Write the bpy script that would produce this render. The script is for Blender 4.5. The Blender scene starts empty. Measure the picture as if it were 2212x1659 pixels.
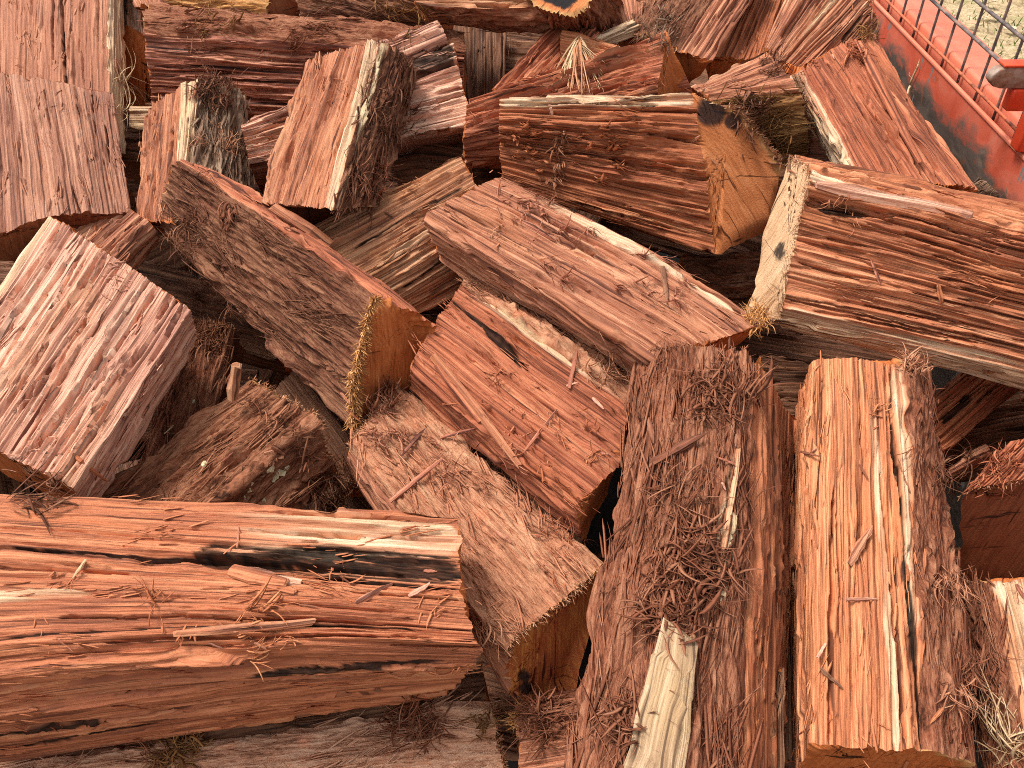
import bpy, math, random
import numpy as np
from mathutils import Vector

# ------------------------------------------------------------------ camera, sky, sun, exposure
scene = bpy.context.scene
COL = scene.collection
PITCH = math.radians(41.2)
CAM = np.array([0.0, 0.0, 1.60])
cam_data = bpy.data.cameras.new("camera")
cam_data.sensor_width = 36.0
cam_data.lens = 36.0 * 1873.0 / 2212.0
cam_data.clip_start = 0.02
cam_data.clip_end = 200.0
cam = bpy.data.objects.new("camera", cam_data)
cam.location = CAM
cam.rotation_euler = (math.pi / 2 - PITCH, 0, 0)
COL.objects.link(cam)
scene.camera = cam

SUN_ELEV, SUN_AZ = math.radians(64), math.radians(-72)      # azimuth from +Y (away from the camera) towards -X is negative
world = bpy.data.worlds.new("World")
scene.world = world
world.use_nodes = True
wn = world.node_tree.nodes
wl = world.node_tree.links
sky = wn.new("ShaderNodeTexSky")
sky.sky_type = 'NISHITA'
sky.sun_disc = False
sky.sun_elevation = SUN_ELEV
sky.sun_rotation = SUN_AZ
sky.dust_density = 4.0
sky.ozone_density = 0.6
hs = wn.new("ShaderNodeHueSaturation")
hs.inputs['Saturation'].default_value = 0.14                   # thin cloud: a white sky
wl.new(sky.outputs['Color'], hs.inputs['Color'])
wl.new(hs.outputs['Color'], wn['Background'].inputs['Color'])
wn['Background'].inputs['Strength'].default_value = 0.145
sd = bpy.data.lights.new("sun", 'SUN')
sd.energy = 2.1
sd.angle = math.radians(16)
sd.color = (1.0, 0.93, 0.84)
sun = bpy.data.objects.new("sun", sd)
sdir = Vector((math.sin(SUN_AZ) * math.cos(SUN_ELEV), math.cos(SUN_AZ) * math.cos(SUN_ELEV), math.sin(SUN_ELEV)))
sun.rotation_euler = sdir.to_track_quat('Z', 'Y').to_euler()
sun.location = (-2, 2, 5)
COL.objects.link(sun)
scene.view_settings.view_transform = 'Standard'
scene.view_settings.look = 'None'
scene.view_settings.gamma = 1.0
scene.view_settings.use_curve_mapping = False
scene.view_settings.exposure = 0.62
scene.cycles.filter_width = 1.0
scene.cycles.use_denoising = False

# ------------------------------------------------------------------ surveying: a bearing (px, py) and a height above the heap's mean slope give a place
CF = np.array([0, math.cos(PITCH), -math.sin(PITCH)])
CU = np.array([0, math.sin(PITCH), math.cos(PITCH)])
CR = np.array([1.0, 0, 0])
TILT = math.radians(20)
PN = np.array([0, -math.sin(TILT), math.cos(TILT)])
PC = CAM + CF * 1.0


def ray(px, py):
    return CF + CR * ((px - 1106) / 1873.0) + CU * ((829.5 - py) / 1873.0)


def at(px, py, h):
    d = ray(px, py)
    return CAM + d * ((h + PN @ (PC - CAM)) / (PN @ d))


def project(P):
    q = P - CAM
    z = q @ CF
    return 1106 + 1873 * (q @ CR) / z, 829.5 - 1873 * (q @ CU) / z


# ------------------------------------------------------------------ numpy noise
def _hash(ix, iy, seed):
    h = (ix.astype(np.int64) * 374761393 + iy.astype(np.int64) * 668265263 + int(seed) * 2147483647 + 12345) & 0xFFFFFFFF
    h = ((h ^ (h >> 13)) * 1274126177) & 0xFFFFFFFF
    h = ((h ^ (h >> 16)) * 2246822519) & 0xFFFFFFFF
    return ((h ^ (h >> 15)) & 0xFFFFFF) / float(0xFFFFFF)


def vnoise(x, y, seed):
    x, y = np.broadcast_arrays(np.asarray(x, float), np.asarray(y, float))
    ix, iy = np.floor(x), np.floor(y)
    fx, fy = x - ix, y - iy
    fx, fy = fx * fx * (3 - 2 * fx), fy * fy * (3 - 2 * fy)
    a, b = _hash(ix, iy, seed), _hash(ix + 1, iy, seed)
    c, d = _hash(ix, iy + 1, seed), _hash(ix + 1, iy + 1, seed)
    return (a + (b - a) * fx) * (1 - fy) + (c + (d - c) * fx) * fy


def fbm(x, y, seed, oct=4, lac=2.0, gain=0.5):
    s, a, t = 0, 1.0, 0
    for o in range(oct):
        s = s + a * (vnoise(x, y, seed + o * 17) * 2 - 1)
        t += a
        a *= gain
        x, y = x * lac, y * lac
    return s / t


def sstep(a, b, x):
    t = np.clip((x - a) / (b - a), 0, 1)
    return t * t * (3 - 2 * t)


# ------------------------------------------------------------------ materials
class NT:
    def __init__(self, name):
        self.m = bpy.data.materials.new(name)
        self.m.use_nodes = True
        self.t = self.m.node_tree
        self.b = self.t.nodes['Principled BSDF']

    def n(self, typ, **kw):
        o = self.t.nodes.new(typ)
        for k, v in kw.items():
            setattr(o, k, v)
        return o

    def put(self, sock, v):
        if hasattr(v, 'is_output'):
            self.t.links.new(v, sock)
        elif isinstance(v, (tuple, list)) and len(v) == 3 and sock.type == 'RGBA':
            sock.default_value = (*v, 1)
        else:
            sock.default_value = v

    def attr(self, name):
        return self.n("ShaderNodeAttribute", attribute_name=name)

    def math(self, op, a, b=0.0, c=None, clamp=False):
        o = self.n("ShaderNodeMath", operation=op, use_clamp=clamp)
        self.put(o.inputs[0], a)
        self.put(o.inputs[1], b)
        if c is not None:
            self.put(o.inputs[2], c)
        return o.outputs[0]

    def vmul(self, vec, s):
        o = self.n("ShaderNodeVectorMath", operation='MULTIPLY')
        self.put(o.inputs[0], vec)
        o.inputs[1].default_value = s
        return o.outputs[0]

    def noise(self, vec, scale=1.0, detail=3.0, rough=0.55, dist=0.0):
        o = self.n("ShaderNodeTexNoise")
        self.put(o.inputs['Vector'], vec)
        o.inputs['Scale'].default_value = scale
        o.inputs['Detail'].default_value = detail
        o.inputs['Roughness'].default_value = rough
        o.inputs['Distortion'].default_value = dist
        return o.outputs['Fac']

    def ramp(self, fac, stops, interp='LINEAR'):
        o = self.n("ShaderNodeValToRGB")
        self.put(o.inputs[0], fac)
        cr = o.color_ramp
        cr.interpolation = interp
        while len(cr.elements) < len(stops):
            cr.elements.new(0.5)
        for e, (p, c) in zip(cr.elements, stops):
            e.position = p
            e.color = (*c, 1) if len(c) == 3 else c
        return o.outputs['Color']

    def mix(self, fac, a, b, blend='MIX'):
        o = self.n("ShaderNodeMix", data_type='RGBA', blend_type=blend)
        o.clamp_factor = True
        self.put(o.inputs[0], fac)
        self.put(o.inputs[6], a)
        self.put(o.inputs[7], b)
        return o.outputs[2]

    def bump(self, h, strength=0.5, dist=0.002):
        o = self.n("ShaderNodeBump")
        o.inputs['Strength'].default_value = strength
        o.inputs['Distance'].default_value = dist
        self.put(o.inputs['Height'], h)
        self.t.links.new(o.outputs[0], self.b.inputs['Normal'])

    def out(self, col, rough=0.8, spec=0.25, metal=0.0):
        self.put(self.b.inputs['Base Color'], col)
        self.put(self.b.inputs['Roughness'], rough)
        self.put(self.b.inputs['Specular IOR Level'], spec)
        self.put(self.b.inputs['Metallic'], metal)
        return self.m


def lerp3(a, b, t):
    return tuple(x + (y - x) * t for x, y in zip(a, b))


PAL = {   # dark vein, body, light
    'pink': ((0.157, 0.049, 0.025), (0.470, 0.182, 0.088), (0.647, 0.340, 0.181)),
    'drytan': ((0.200, 0.114, 0.056), (0.420, 0.267, 0.138), (0.620, 0.446, 0.260)),
    'peach': ((0.260, 0.094, 0.054), (0.690, 0.346, 0.209), (0.830, 0.564, 0.372)),
    'brownbark': ((0.047, 0.018, 0.009), (0.284, 0.106, 0.049), (0.470, 0.231, 0.118)),
    'salmon': ((0.157, 0.049, 0.024), (0.461, 0.169, 0.076), (0.608, 0.310, 0.155)),
    'red': ((0.127, 0.032, 0.014), (0.461, 0.140, 0.061), (0.598, 0.256, 0.122)),
    'orange': ((0.196, 0.057, 0.021), (0.559, 0.192, 0.076), (0.725, 0.369, 0.164)),
    'plainorange': ((0.245, 0.074, 0.032), (0.529, 0.177, 0.074), (0.647, 0.281, 0.126)),
    'plainsalmon': ((0.245, 0.087, 0.044), (0.441, 0.177, 0.091), (0.529, 0.256, 0.139)),
    'redorange': ((0.235, 0.073, 0.030), (0.539, 0.187, 0.079), (0.696, 0.364, 0.172)),
    'rust': ((0.147, 0.042, 0.016), (0.412, 0.126, 0.048), (0.568, 0.236, 0.097)),
    'tan': ((0.180, 0.065, 0.028), (0.490, 0.208, 0.093), (0.690, 0.416, 0.219)),
    'cream': ((0.300, 0.139, 0.065), (0.660, 0.436, 0.237), (0.800, 0.604, 0.381)),
    'mauve': ((0.157, 0.059, 0.034), (0.392, 0.165, 0.091), (0.510, 0.271, 0.160)),
    'plum': ((0.083, 0.030, 0.020), (0.402, 0.138, 0.074), (0.608, 0.295, 0.160)),
    'bark': ((0.031, 0.012, 0.007), (0.162, 0.059, 0.029), (0.343, 0.163, 0.082)),
    'redbark': ((0.045, 0.016, 0.008), (0.230, 0.077, 0.036), (0.431, 0.197, 0.101)),
    'grey': ((0.049, 0.030, 0.018), (0.206, 0.113, 0.064), (0.392, 0.271, 0.168)),
    'gold': ((0.280, 0.109, 0.033), (0.620, 0.287, 0.088), (0.800, 0.475, 0.195)),
    'goldbark': ((0.050, 0.023, 0.009), (0.250, 0.111, 0.037), (0.500, 0.267, 0.088)),
    'pinkbark': ((0.127, 0.047, 0.025), (0.451, 0.187, 0.091), (0.627, 0.340, 0.181)),
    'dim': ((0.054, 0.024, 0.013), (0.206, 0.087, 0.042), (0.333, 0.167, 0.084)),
    'straw': ((0.300, 0.178, 0.084), (0.560, 0.366, 0.186), (0.720, 0.535, 0.307)),
    'litbark': ((.16, .066, .036), (.56, .275, .148), (.74, .47, .29)),  # brightened bark: missing light on the shadowed bottom log put into the colour
}
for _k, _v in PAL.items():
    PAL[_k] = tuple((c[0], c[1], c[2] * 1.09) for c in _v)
_cache = {}


def wood_mat(pal, rough_grain=1.0):
    key = ('wood', pal)
    if key in _cache:
        return _cache[key]
    dk, md, lt = PAL[pal]
    m = NT(pal + "_split_wood")
    g = m.attr("grain").outputs['Vector']
    broad = m.noise(m.vmul(g, (2.2, 34, 1)), 1, 4, 0.6, 0.25)
    mid = m.noise(m.vmul(g, (3.2, 230, 1)), 1, 4, 0.66, 0.05)
    fine = m.noise(m.vmul(g, (11, 800, 1)), 1, 3, 0.65)
    patch = m.noise(m.vmul(g, (6, 15, 1)), 1, 3, 0.55, 0.8)
    f = m.math('MULTIPLY_ADD', mid, 0.62, m.math('MULTIPLY', broad, 0.38))
    f = m.math('MULTIPLY_ADD', m.math('SUBTRACT', fine, 0.5), 0.40, f)
    col = m.ramp(f, [(0.35, dk), (0.445, lerp3(dk, md, .55)), (0.515, md), (0.585, lerp3(md, lt, .6)), (0.67, lt)])
    fleck = m.noise(m.vmul(g, (48, 420, 3)), 1, 4, 0.7)
    col = m.mix(m.math('MULTIPLY', m.math('SUBTRACT', 0.42, fleck, clamp=True), 6.0, clamp=True), col, lerp3((.03, .012, .01), dk, .75))
    col = m.mix(m.math('MULTIPLY', m.math('SUBTRACT', fleck, 0.60, clamp=True), 5.0, clamp=True), col, lt)
    # broad blushes: some parts more purple, some more orange
    purple = (md[0] * .50, md[1] * .42, md[2] * .48)
    orange = (min(1, md[0] * 1.12), md[1] * 1.12, md[2] * .80)
    col = m.mix(m.math('MULTIPLY', m.math('SUBTRACT', patch, 0.52, clamp=True), 4.0, clamp=True), col, m.mix(0.65, col, purple))
    col = m.mix(m.math('MULTIPLY', m.math('SUBTRACT', 0.46, patch, clamp=True), 3.0, clamp=True), col, m.mix(0.5, col, orange))
    # thin dark lines along the grain: shade of fine grooves painted among dark streaks
    dark_line = m.noise(m.vmul(g, (4.5, 430, 2)), 1, 2, 0.55, 0.03)
    col = m.mix(m.math('MULTIPLY', m.math('SUBTRACT', 0.425, dark_line, clamp=True), 10.0, clamp=True), col, lerp3((.02, .01, .008), dk, .6))
    pale = m.attr("pale").outputs['Fac']
    col = m.mix(pale, col, m.ramp(f, [(0.33, (.36, .18, .085)), (0.5, (.68, .45, .275)), (0.64, (.80, .62, .43))]))
    res = m.attr("resin").outputs['Fac']
    col = m.mix(res, col, m.ramp(fine, [(0.40, (.006, .0045, .004)), (0.62, (.026, .018, .015))]))
    m.bump(m.math('MULTIPLY_ADD', fine, 0.5, m.math('MULTIPLY_ADD', fleck, .6, mid)), 0.9, 0.0024)
    r = m.math('MULTIPLY_ADD', fine, 0.2, 0.62)
    _cache[key] = m.out(col, r, m.math('MULTIPLY_ADD', res, -0.19, 0.22))
    return _cache[key]


def bark_mat(pal):
    key = ('bark', pal)
    if key in _cache:
        return _cache[key]
    dk, md, lt = PAL[pal]
    m = NT(pal + "_fibrous_bark")
    g = m.attr("grain").outputs['Vector']
    broad = m.noise(m.vmul(g, (9, 40, 1)), 1, 5, 0.62, 0.8)
    mid = m.noise(m.vmul(g, (20, 300, 1)), 1, 5, 0.70, 0.5)
    fine = m.noise(m.vmul(g, (120, 900, 1)), 1, 3, 0.6, 0.4)
    f = m.math('MULTIPLY_ADD', mid, 0.55, m.math('MULTIPLY', broad, 0.45))
    f = m.math('MULTIPLY_ADD', m.math('SUBTRACT', fine, 0.5), 0.4, f)
    col = m.ramp(f, [(0.36, dk), (0.47, md), (0.57, lerp3(md, lt, .6)), (0.68, lt)])
    red = (md[0] * 1.5, md[1] * 1.1, md[2] * .95)
    patch = m.noise(m.vmul(g, (22, 30, 1)), 1, 3, 0.6, 1.0)
    col = m.mix(m.math('MULTIPLY', m.math('SUBTRACT', patch, 0.55, clamp=True), 3.5, clamp=True), col, m.mix(0.55, col, red))
    grey = (md[0] * .74, md[1] * .78, md[2] * .84)
    col = m.mix(m.math('MULTIPLY', m.math('SUBTRACT', 0.45, patch, clamp=True), 3.0, clamp=True), col, m.mix(0.5, col, grey))
    pale = m.attr("pale").outputs['Fac']
    col = m.mix(pale, col, m.ramp(f, [(0.3, (.34, .22, .12)), (0.6, (.68, .52, .32))]))
    res = m.attr("resin").outputs['Fac']
    col = m.mix(res, col, (.03, .024, .026))
    m.bump(m.math('MULTIPLY_ADD', fine, 0.7, mid), 0.9, 0.003)
    _cache[key] = m.out(col, 0.88, 0.15)
    return _cache[key]


def end_mat(pal):
    key = ('end', pal)
    if key in _cache:
        return _cache[key]
    tone = {'brown': ((.20, .056, .015), (.46, .128, .036), (.62, .235, .080)),
            'dark': ((.09, .026, .012), (.20, .060, .025), (.31, .115, .046)),
            'ochre': ((.26, .078, .024), (.50, .164, .056), (.64, .27, .112)),
            'cream': ((.32, .165, .080), (.61, .37, .205), (.73, .51, .32)),
            'redgold': ((.22, .026, .013), (.40, .115, .034), (.60, .27, .06))}[pal]
    m = NT(pal + "_sawn_end")
    g = m.attr("grain").outputs['Vector']
    mott = m.noise(m.vmul(g, (26, 26, 1)), 1, 5, 0.6, 0.6)
    saw = m.noise(m.vmul(g, (420, 24, 1)), 1, 3, 0.6, 0.3)
    fine = m.noise(m.vmul(g, (900, 900, 1)), 1, 2, 0.6)
    dn = m.n("ShaderNodeVectorMath", operation='DISTANCE')
    m.put(dn.inputs[0], m.vmul(g, (1, 1, 0)))
    dn.inputs[1].default_value = (.085, .06, 0)
    cx = m.n("ShaderNodeCombineXYZ")
    m.put(cx.inputs[0], m.math('MULTIPLY_ADD', mott, .012, dn.outputs['Value']))
    ring = m.noise(m.vmul(cx.outputs[0], (230, 1, 1)), 1, 2, .6)
    f = m.math('MULTIPLY_ADD', saw, 0.42, m.math('MULTIPLY_ADD', mott, 0.33, m.math('MULTIPLY', ring, .25)))
    f = m.math('MULTIPLY_ADD', m.math('SUBTRACT', fine, 0.5), 0.3, f)
    col = m.ramp(f, [(0.32, tone[0]), (0.5, tone[1]), (0.70, tone[2])])
    ck = m.noise(m.vmul(g, (150, 9, 1)), 1, 2, 0.5, 1.6)
    ck2 = m.noise(m.vmul(g, (14, 130, 4)), 1, 2, 0.5, 1.2)
    ckm = m.math('ADD', m.math('MULTIPLY', m.math('SUBTRACT', .36, ck, clamp=True), 14, clamp=True), m.math('MULTIPLY', m.math('SUBTRACT', .34, ck2, clamp=True), 14, clamp=True), clamp=True)
    col = m.mix(ckm, col, lerp3((.02, .01, .006), tone[0], .3))
    pale = m.attr("pale").outputs['Fac']
    col = m.mix(pale, col, (.52, .31, .13))
    res = m.attr("resin").outputs['Fac']
    col = m.mix(res, col, (.016, .013, .014))
    m.bump(m.math('MULTIPLY_ADD', saw, 0.8, fine), 0.5, 0.0016)
    _cache[key] = m.out(col, 0.85, 0.15)
    return _cache[key]


def fibre_mat(pal):
    key = ('fib', pal)
    if key in _cache:
        return _cache[key]
    dk, md, lt = PAL[pal]
    m = NT(pal + "_loose_fibre")
    g = m.attr("grain").outputs['Vector']
    sep = m.n("ShaderNodeSeparateXYZ")
    m.put(sep.inputs[0], g)
    f = m.math('MULTIPLY_ADD', m.noise(m.vmul(g, (60, 60, 1)), 1, 2), 0.35, m.math('MULTIPLY', sep.outputs[2], 0.75))
    col = m.ramp(f, [(0.12, lerp3(dk, md, .15)), (0.5, md), (0.8, lerp3(md, lt, .5)), (1.0, lt)])
    _cache[key] = m.out(col, 0.85, 0.15)
    return _cache[key]


# ------------------------------------------------------------------ mesh helpers
def new_mesh(name, V, F, mat, parent=None, attrs=None, smooth=True):
    V = np.asarray(V, np.float32)
    me = bpy.data.meshes.new(name)
    if isinstance(F, np.ndarray):
        nv = F.shape[1]
        me.vertices.add(len(V))
        me.vertices.foreach_set("co", V.ravel())
        me.loops.add(F.size)
        me.loops.foreach_set("vertex_index", F.astype(np.int32).ravel())
        me.polygons.add(len(F))
        me.polygons.foreach_set("loop_start", np.arange(0, F.size, nv, dtype=np.int32))
        me.update(calc_edges=True)
    else:
        me.from_pydata([tuple(map(float, v)) for v in V], [], F)
        me.update()
    if smooth:
        me.polygons.foreach_set("use_smooth", np.ones(len(me.polygons), dtype=bool))
    for k, a in (attrs or {}).items():
        a = np.asarray(a, np.float32)
        if a.ndim == 2:
            at_ = me.attributes.new(k, 'FLOAT_VECTOR', 'POINT')
            at_.data.foreach_set("vector", a.ravel())
        else:
            at_ = me.attributes.new(k, 'FLOAT', 'POINT')
            at_.data.foreach_set("value", a.ravel())
    me.materials.append(mat)
    me.validate()
    o = bpy.data.objects.new(name, me)
    COL.objects.link(o)
    if parent is not None:
        o.parent = parent
        o.matrix_parent_inverse = parent.matrix_world.inverted() if False else o.matrix_parent_inverse
    return o


def tag(o, label, cat=None, group=None, kind=None):
    if label:
        o['label'] = label
    if cat:
        o['category'] = cat
    if group:
        o['group'] = group
    if kind:
        o['kind'] = kind
    return o


def norm(v):
    return v / max(1e-9, np.linalg.norm(v))


def strand_mesh(paths, radii, seeds):
    """paths (n, k, 3): tapered three-sided strands"""
    n, k, _ = paths.shape
    tan = np.gradient(paths, axis=1)
    tan /= np.linalg.norm(tan, axis=2, keepdims=True) + 1e-9
    ref = np.tile(np.array([0.31, 0.52, 0.79]), (n, k, 1))
    a = np.cross(tan, ref)
    a /= np.linalg.norm(a, axis=2, keepdims=True) + 1e-9
    b = np.cross(tan, a)
    tp = np.interp(np.linspace(0, 1, k), [0, .15, .8, 1], [.55, 1, .85, .12])
    V = np.empty((n, k, 3, 3))
    for c, ang in enumerate((0, 2.094, 4.189)):
        flat = 0.45 + 0.55 * abs(math.cos(ang))
        V[:, :, c] = paths + (a * math.cos(ang) * 1.5 + b * math.sin(ang) * 0.5) * (radii[:, None] * tp[None])[..., None]
    idx = np.arange(n * k * 3).reshape(n, k, 3)
    q = []
    for c in range(3):
        d = (c + 1) % 3
        q.append(np.stack([idx[:, :-1, c], idx[:, :-1, d], idx[:, 1:, d], idx[:, 1:, c]], -1).reshape(-1, 4))
    F = np.concatenate(q)
    G = np.empty((n, k, 3, 3))
    G[..., 0] = np.linspace(0, .06, k)[None, :, None]
    G[..., 1] = seeds[:, None, None]
    G[..., 2] = seeds[:, None, None]
    return V.reshape(-1, 3), F, G.reshape(-1, 3)


# ------------------------------------------------------------------ setting: ground and trailer


def ground():
    n = 140
    xs = np.concatenate([[-80, -20, -6], np.linspace(-2, 9, n), [20, 80]])
    ys = np.concatenate([[-80, -20, -4], np.linspace(-1, 12, n), [25, 90]])
    X, Y = np.meshgrid(xs, ys, indexing='ij')
    Z = fbm(X * 1.7, Y * 1.7, 5, 3) * .03 + fbm(X * 14, Y * 14, 9, 2) * .012
    V = np.stack([X, Y, Z], -1).reshape(-1, 3)
    idx = np.arange(len(V)).reshape(X.shape)
    F = np.stack([idx[:-1, :-1], idx[1:, :-1], idx[1:, 1:], idx[:-1, 1:]], -1).reshape(-1, 4)
    m = NT("dry_ground")
    co = m.n("ShaderNodeTexCoord").outputs['Object']
    a = m.noise(co, 2.2, 5, 0.6)
    b = m.noise(co, 30, 4, 0.65)
    col = m.ramp(m.math('MULTIPLY_ADD', b, .6, m.math('MULTIPLY', a, .4)),
                 [(.30, (.17, .12, .06)), (.45, (.37, .27, .15)), (.58, (.52, .405, .245)), (.72, (.62, .51, .35))])
    lit = m.noise(co, 16, 5, 0.7, 1.0)
    col = m.mix(m.math('MULTIPLY', m.math('SUBTRACT', lit, .55, clamp=True), 7, clamp=True), col, (.16, .10, .055))
    gr = m.noise(co, 4.5, 4, 0.6)
    col = m.mix(m.math('MULTIPLY', m.math('SUBTRACT', gr, .58, clamp=True), 5, clamp=True), col, (.24, .27, .09))
    m.bump(b, .8, .02)
    g = new_mesh("ground", V, F, m.out(col, .95, .1))
    tag(g, None, kind="structure")

    rng = np.random.RandomState(3)
    # short dry and green grass, uncountable
    N = 9000
    px = rng.uniform(.9, 5.2, N)
    py = rng.uniform(.8, 8.0, N)
    gm = fbm(px * 1.6, py * 1.6, 31, 3)
    keep = gm + rng.uniform(-.5, .5, N) > -.15
    px, py, gm = px[keep], py[keep], gm[keep]
    N = len(px)
    L = rng.uniform(.02, .06, N)
    ang = rng.uniform(0, 6.283, N)
    lean = rng.uniform(.2, 1.3, N)
    t = np.linspace(0, 1, 4)
    P = np.empty((N, 4, 3))
    P[..., 0] = px[:, None] + np.cos(ang)[:, None] * L[:, None] * lean[:, None] * t ** 1.5
    P[..., 1] = py[:, None] + np.sin(ang)[:, None] * L[:, None] * lean[:, None] * t ** 1.5
    P[..., 2] = -.01 + L[:, None] * t
    V, F, G = strand_mesh(P, rng.uniform(.0015, .003, N), rng.uniform(0, 1, N))
    G[:, 0] = np.repeat(gm, 12)
    m = NT("grass_blade")
    sp = m.n("ShaderNodeSeparateXYZ")
    m.put(sp.inputs[0], m.attr("grain").outputs['Vector'])
    dry = m.ramp(sp.outputs[2], [(0, (.30, .22, .10)), (1, (.55, .46, .26))])
    grn = m.ramp(sp.outputs[2], [(0, (.08, .13, .03)), (1, (.22, .27, .08))])
    c = m.mix(m.math('MULTIPLY', m.math('SUBTRACT', sp.outputs[0], .02, clamp=True), 6, clamp=True), dry, grn)
    o = new_mesh("grass", V, F, m.out(c, .8, .2), attrs={'grain': G})
    tag(o, "short patchy dry and green grass beyond the red trailer side", "grass", kind="stuff")
    # fallen leaves
    m = NT("dead_leaf")
    oi = m.n("ShaderNodeObjectInfo").outputs['Random']
    c = m.ramp(oi, [(0, (.48, .30, .18)), (.35, (.60, .42, .28)), (.7, (.68, .55, .40)), (1, (.42, .22, .13))])
    lm = m.out(c, .7, .3)
    protos = []
    for k in range(3):
        s = np.linspace(0, 1, 9)
        w = np.sin(s ** .8 * math.pi) * (.16 + .05 * k)
        cz = .10 * np.sin(s * 3 + k) + .02
        V = []
        for si, wi, zi in zip(s, w, cz):
            V += [(si - .5, -wi, zi + .12 * wi), (si - .5, 0, zi - .02), (si - .5, wi, zi + .15 * wi)]
        F = []
        for i in range(8):
            for j in range(2):
                F.append((i * 3 + j, i * 3 + j + 1, i * 3 + j + 4, i * 3 + j + 3))
        protos.append((V, F))
    mes = []
    for i in range(110):
        if i < 3:
            o = new_mesh("fallen_leaf", protos[i][0], protos[i][1], lm)
            mod = o.modifiers.new("thick", 'SOLIDIFY')
            mod.thickness = .02
            mes.append(o)
        else:
            o = mes[i % 3].copy()
            COL.objects.link(o)
        # keep to the strip of ground one sees past the trailer
        y = rng.uniform(1.6, 6.5)
        x = rng.uniform(max(1.25, .42 * y), .62 * y + .25)
        o.location = (x, y, .02 + rng.uniform(0, .015))
        o.rotation_euler = (rng.uniform(-.5, .5), rng.uniform(-.4, .4), rng.uniform(0, 6.28))
        sc = rng.uniform(.05, .105)
        o.scale = (sc, sc, sc)
        tag(o, "dry curled gum leaf lying on the grass beyond the trailer", "leaf", "dead leaves scattered on the grass beyond the trailer")


ground()


def box(V, F, lo, hi):
    b = len(V)
    for z in (lo[2], hi[2]):
        V += [(lo[0], lo[1], z), (hi[0], lo[1], z), (hi[0], hi[1], z), (lo[0], hi[1], z)]
    F += [(b, b + 3, b + 2, b + 1), (b + 4, b + 5, b + 6, b + 7), (b, b + 1, b + 5, b + 4), (b + 1, b + 2, b + 6, b + 5),
          (b + 2, b + 3, b + 7, b + 6), (b + 3, b, b + 4, b + 7)]


def bevel(o, w=.002, seg=2):
    m = o.modifiers.new("bevel", 'BEVEL')
    m.width = w
    m.segments = seg
    m.limit_method = 'ANGLE'
    return o


def rod(name, P, r, mat, parent, seg=8):
    P = np.asarray(P, float)
    t = np.gradient(P, axis=0)
    V, F = [], []
    for i, (p, d) in enumerate(zip(P, t)):
        d = norm(d)
        a = norm(np.cross(d, np.array([.3, .9, .2]) if abs(d[1]) < .8 else np.array([1, 0, .1])))
        b = np.cross(d, a)
        for k in range(seg):
            an = 2 * math.pi * k / seg
            V.append(p + (a * math.cos(an) + b * math.sin(an)) * r)
    for i in range(len(P) - 1):
        for k in range(seg):
            F.append((i * seg + k, i * seg + (k + 1) % seg, (i + 1) * seg + (k + 1) % seg, (i + 1) * seg + k))
    F.append(tuple(range(seg - 1, -1, -1)))
    F.append(tuple((len(P) - 1) * seg + k for k in range(seg)))
    return new_mesh(name, V, F, mat, parent)


WX = .70          # inner face of the trailer's right side


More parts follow.
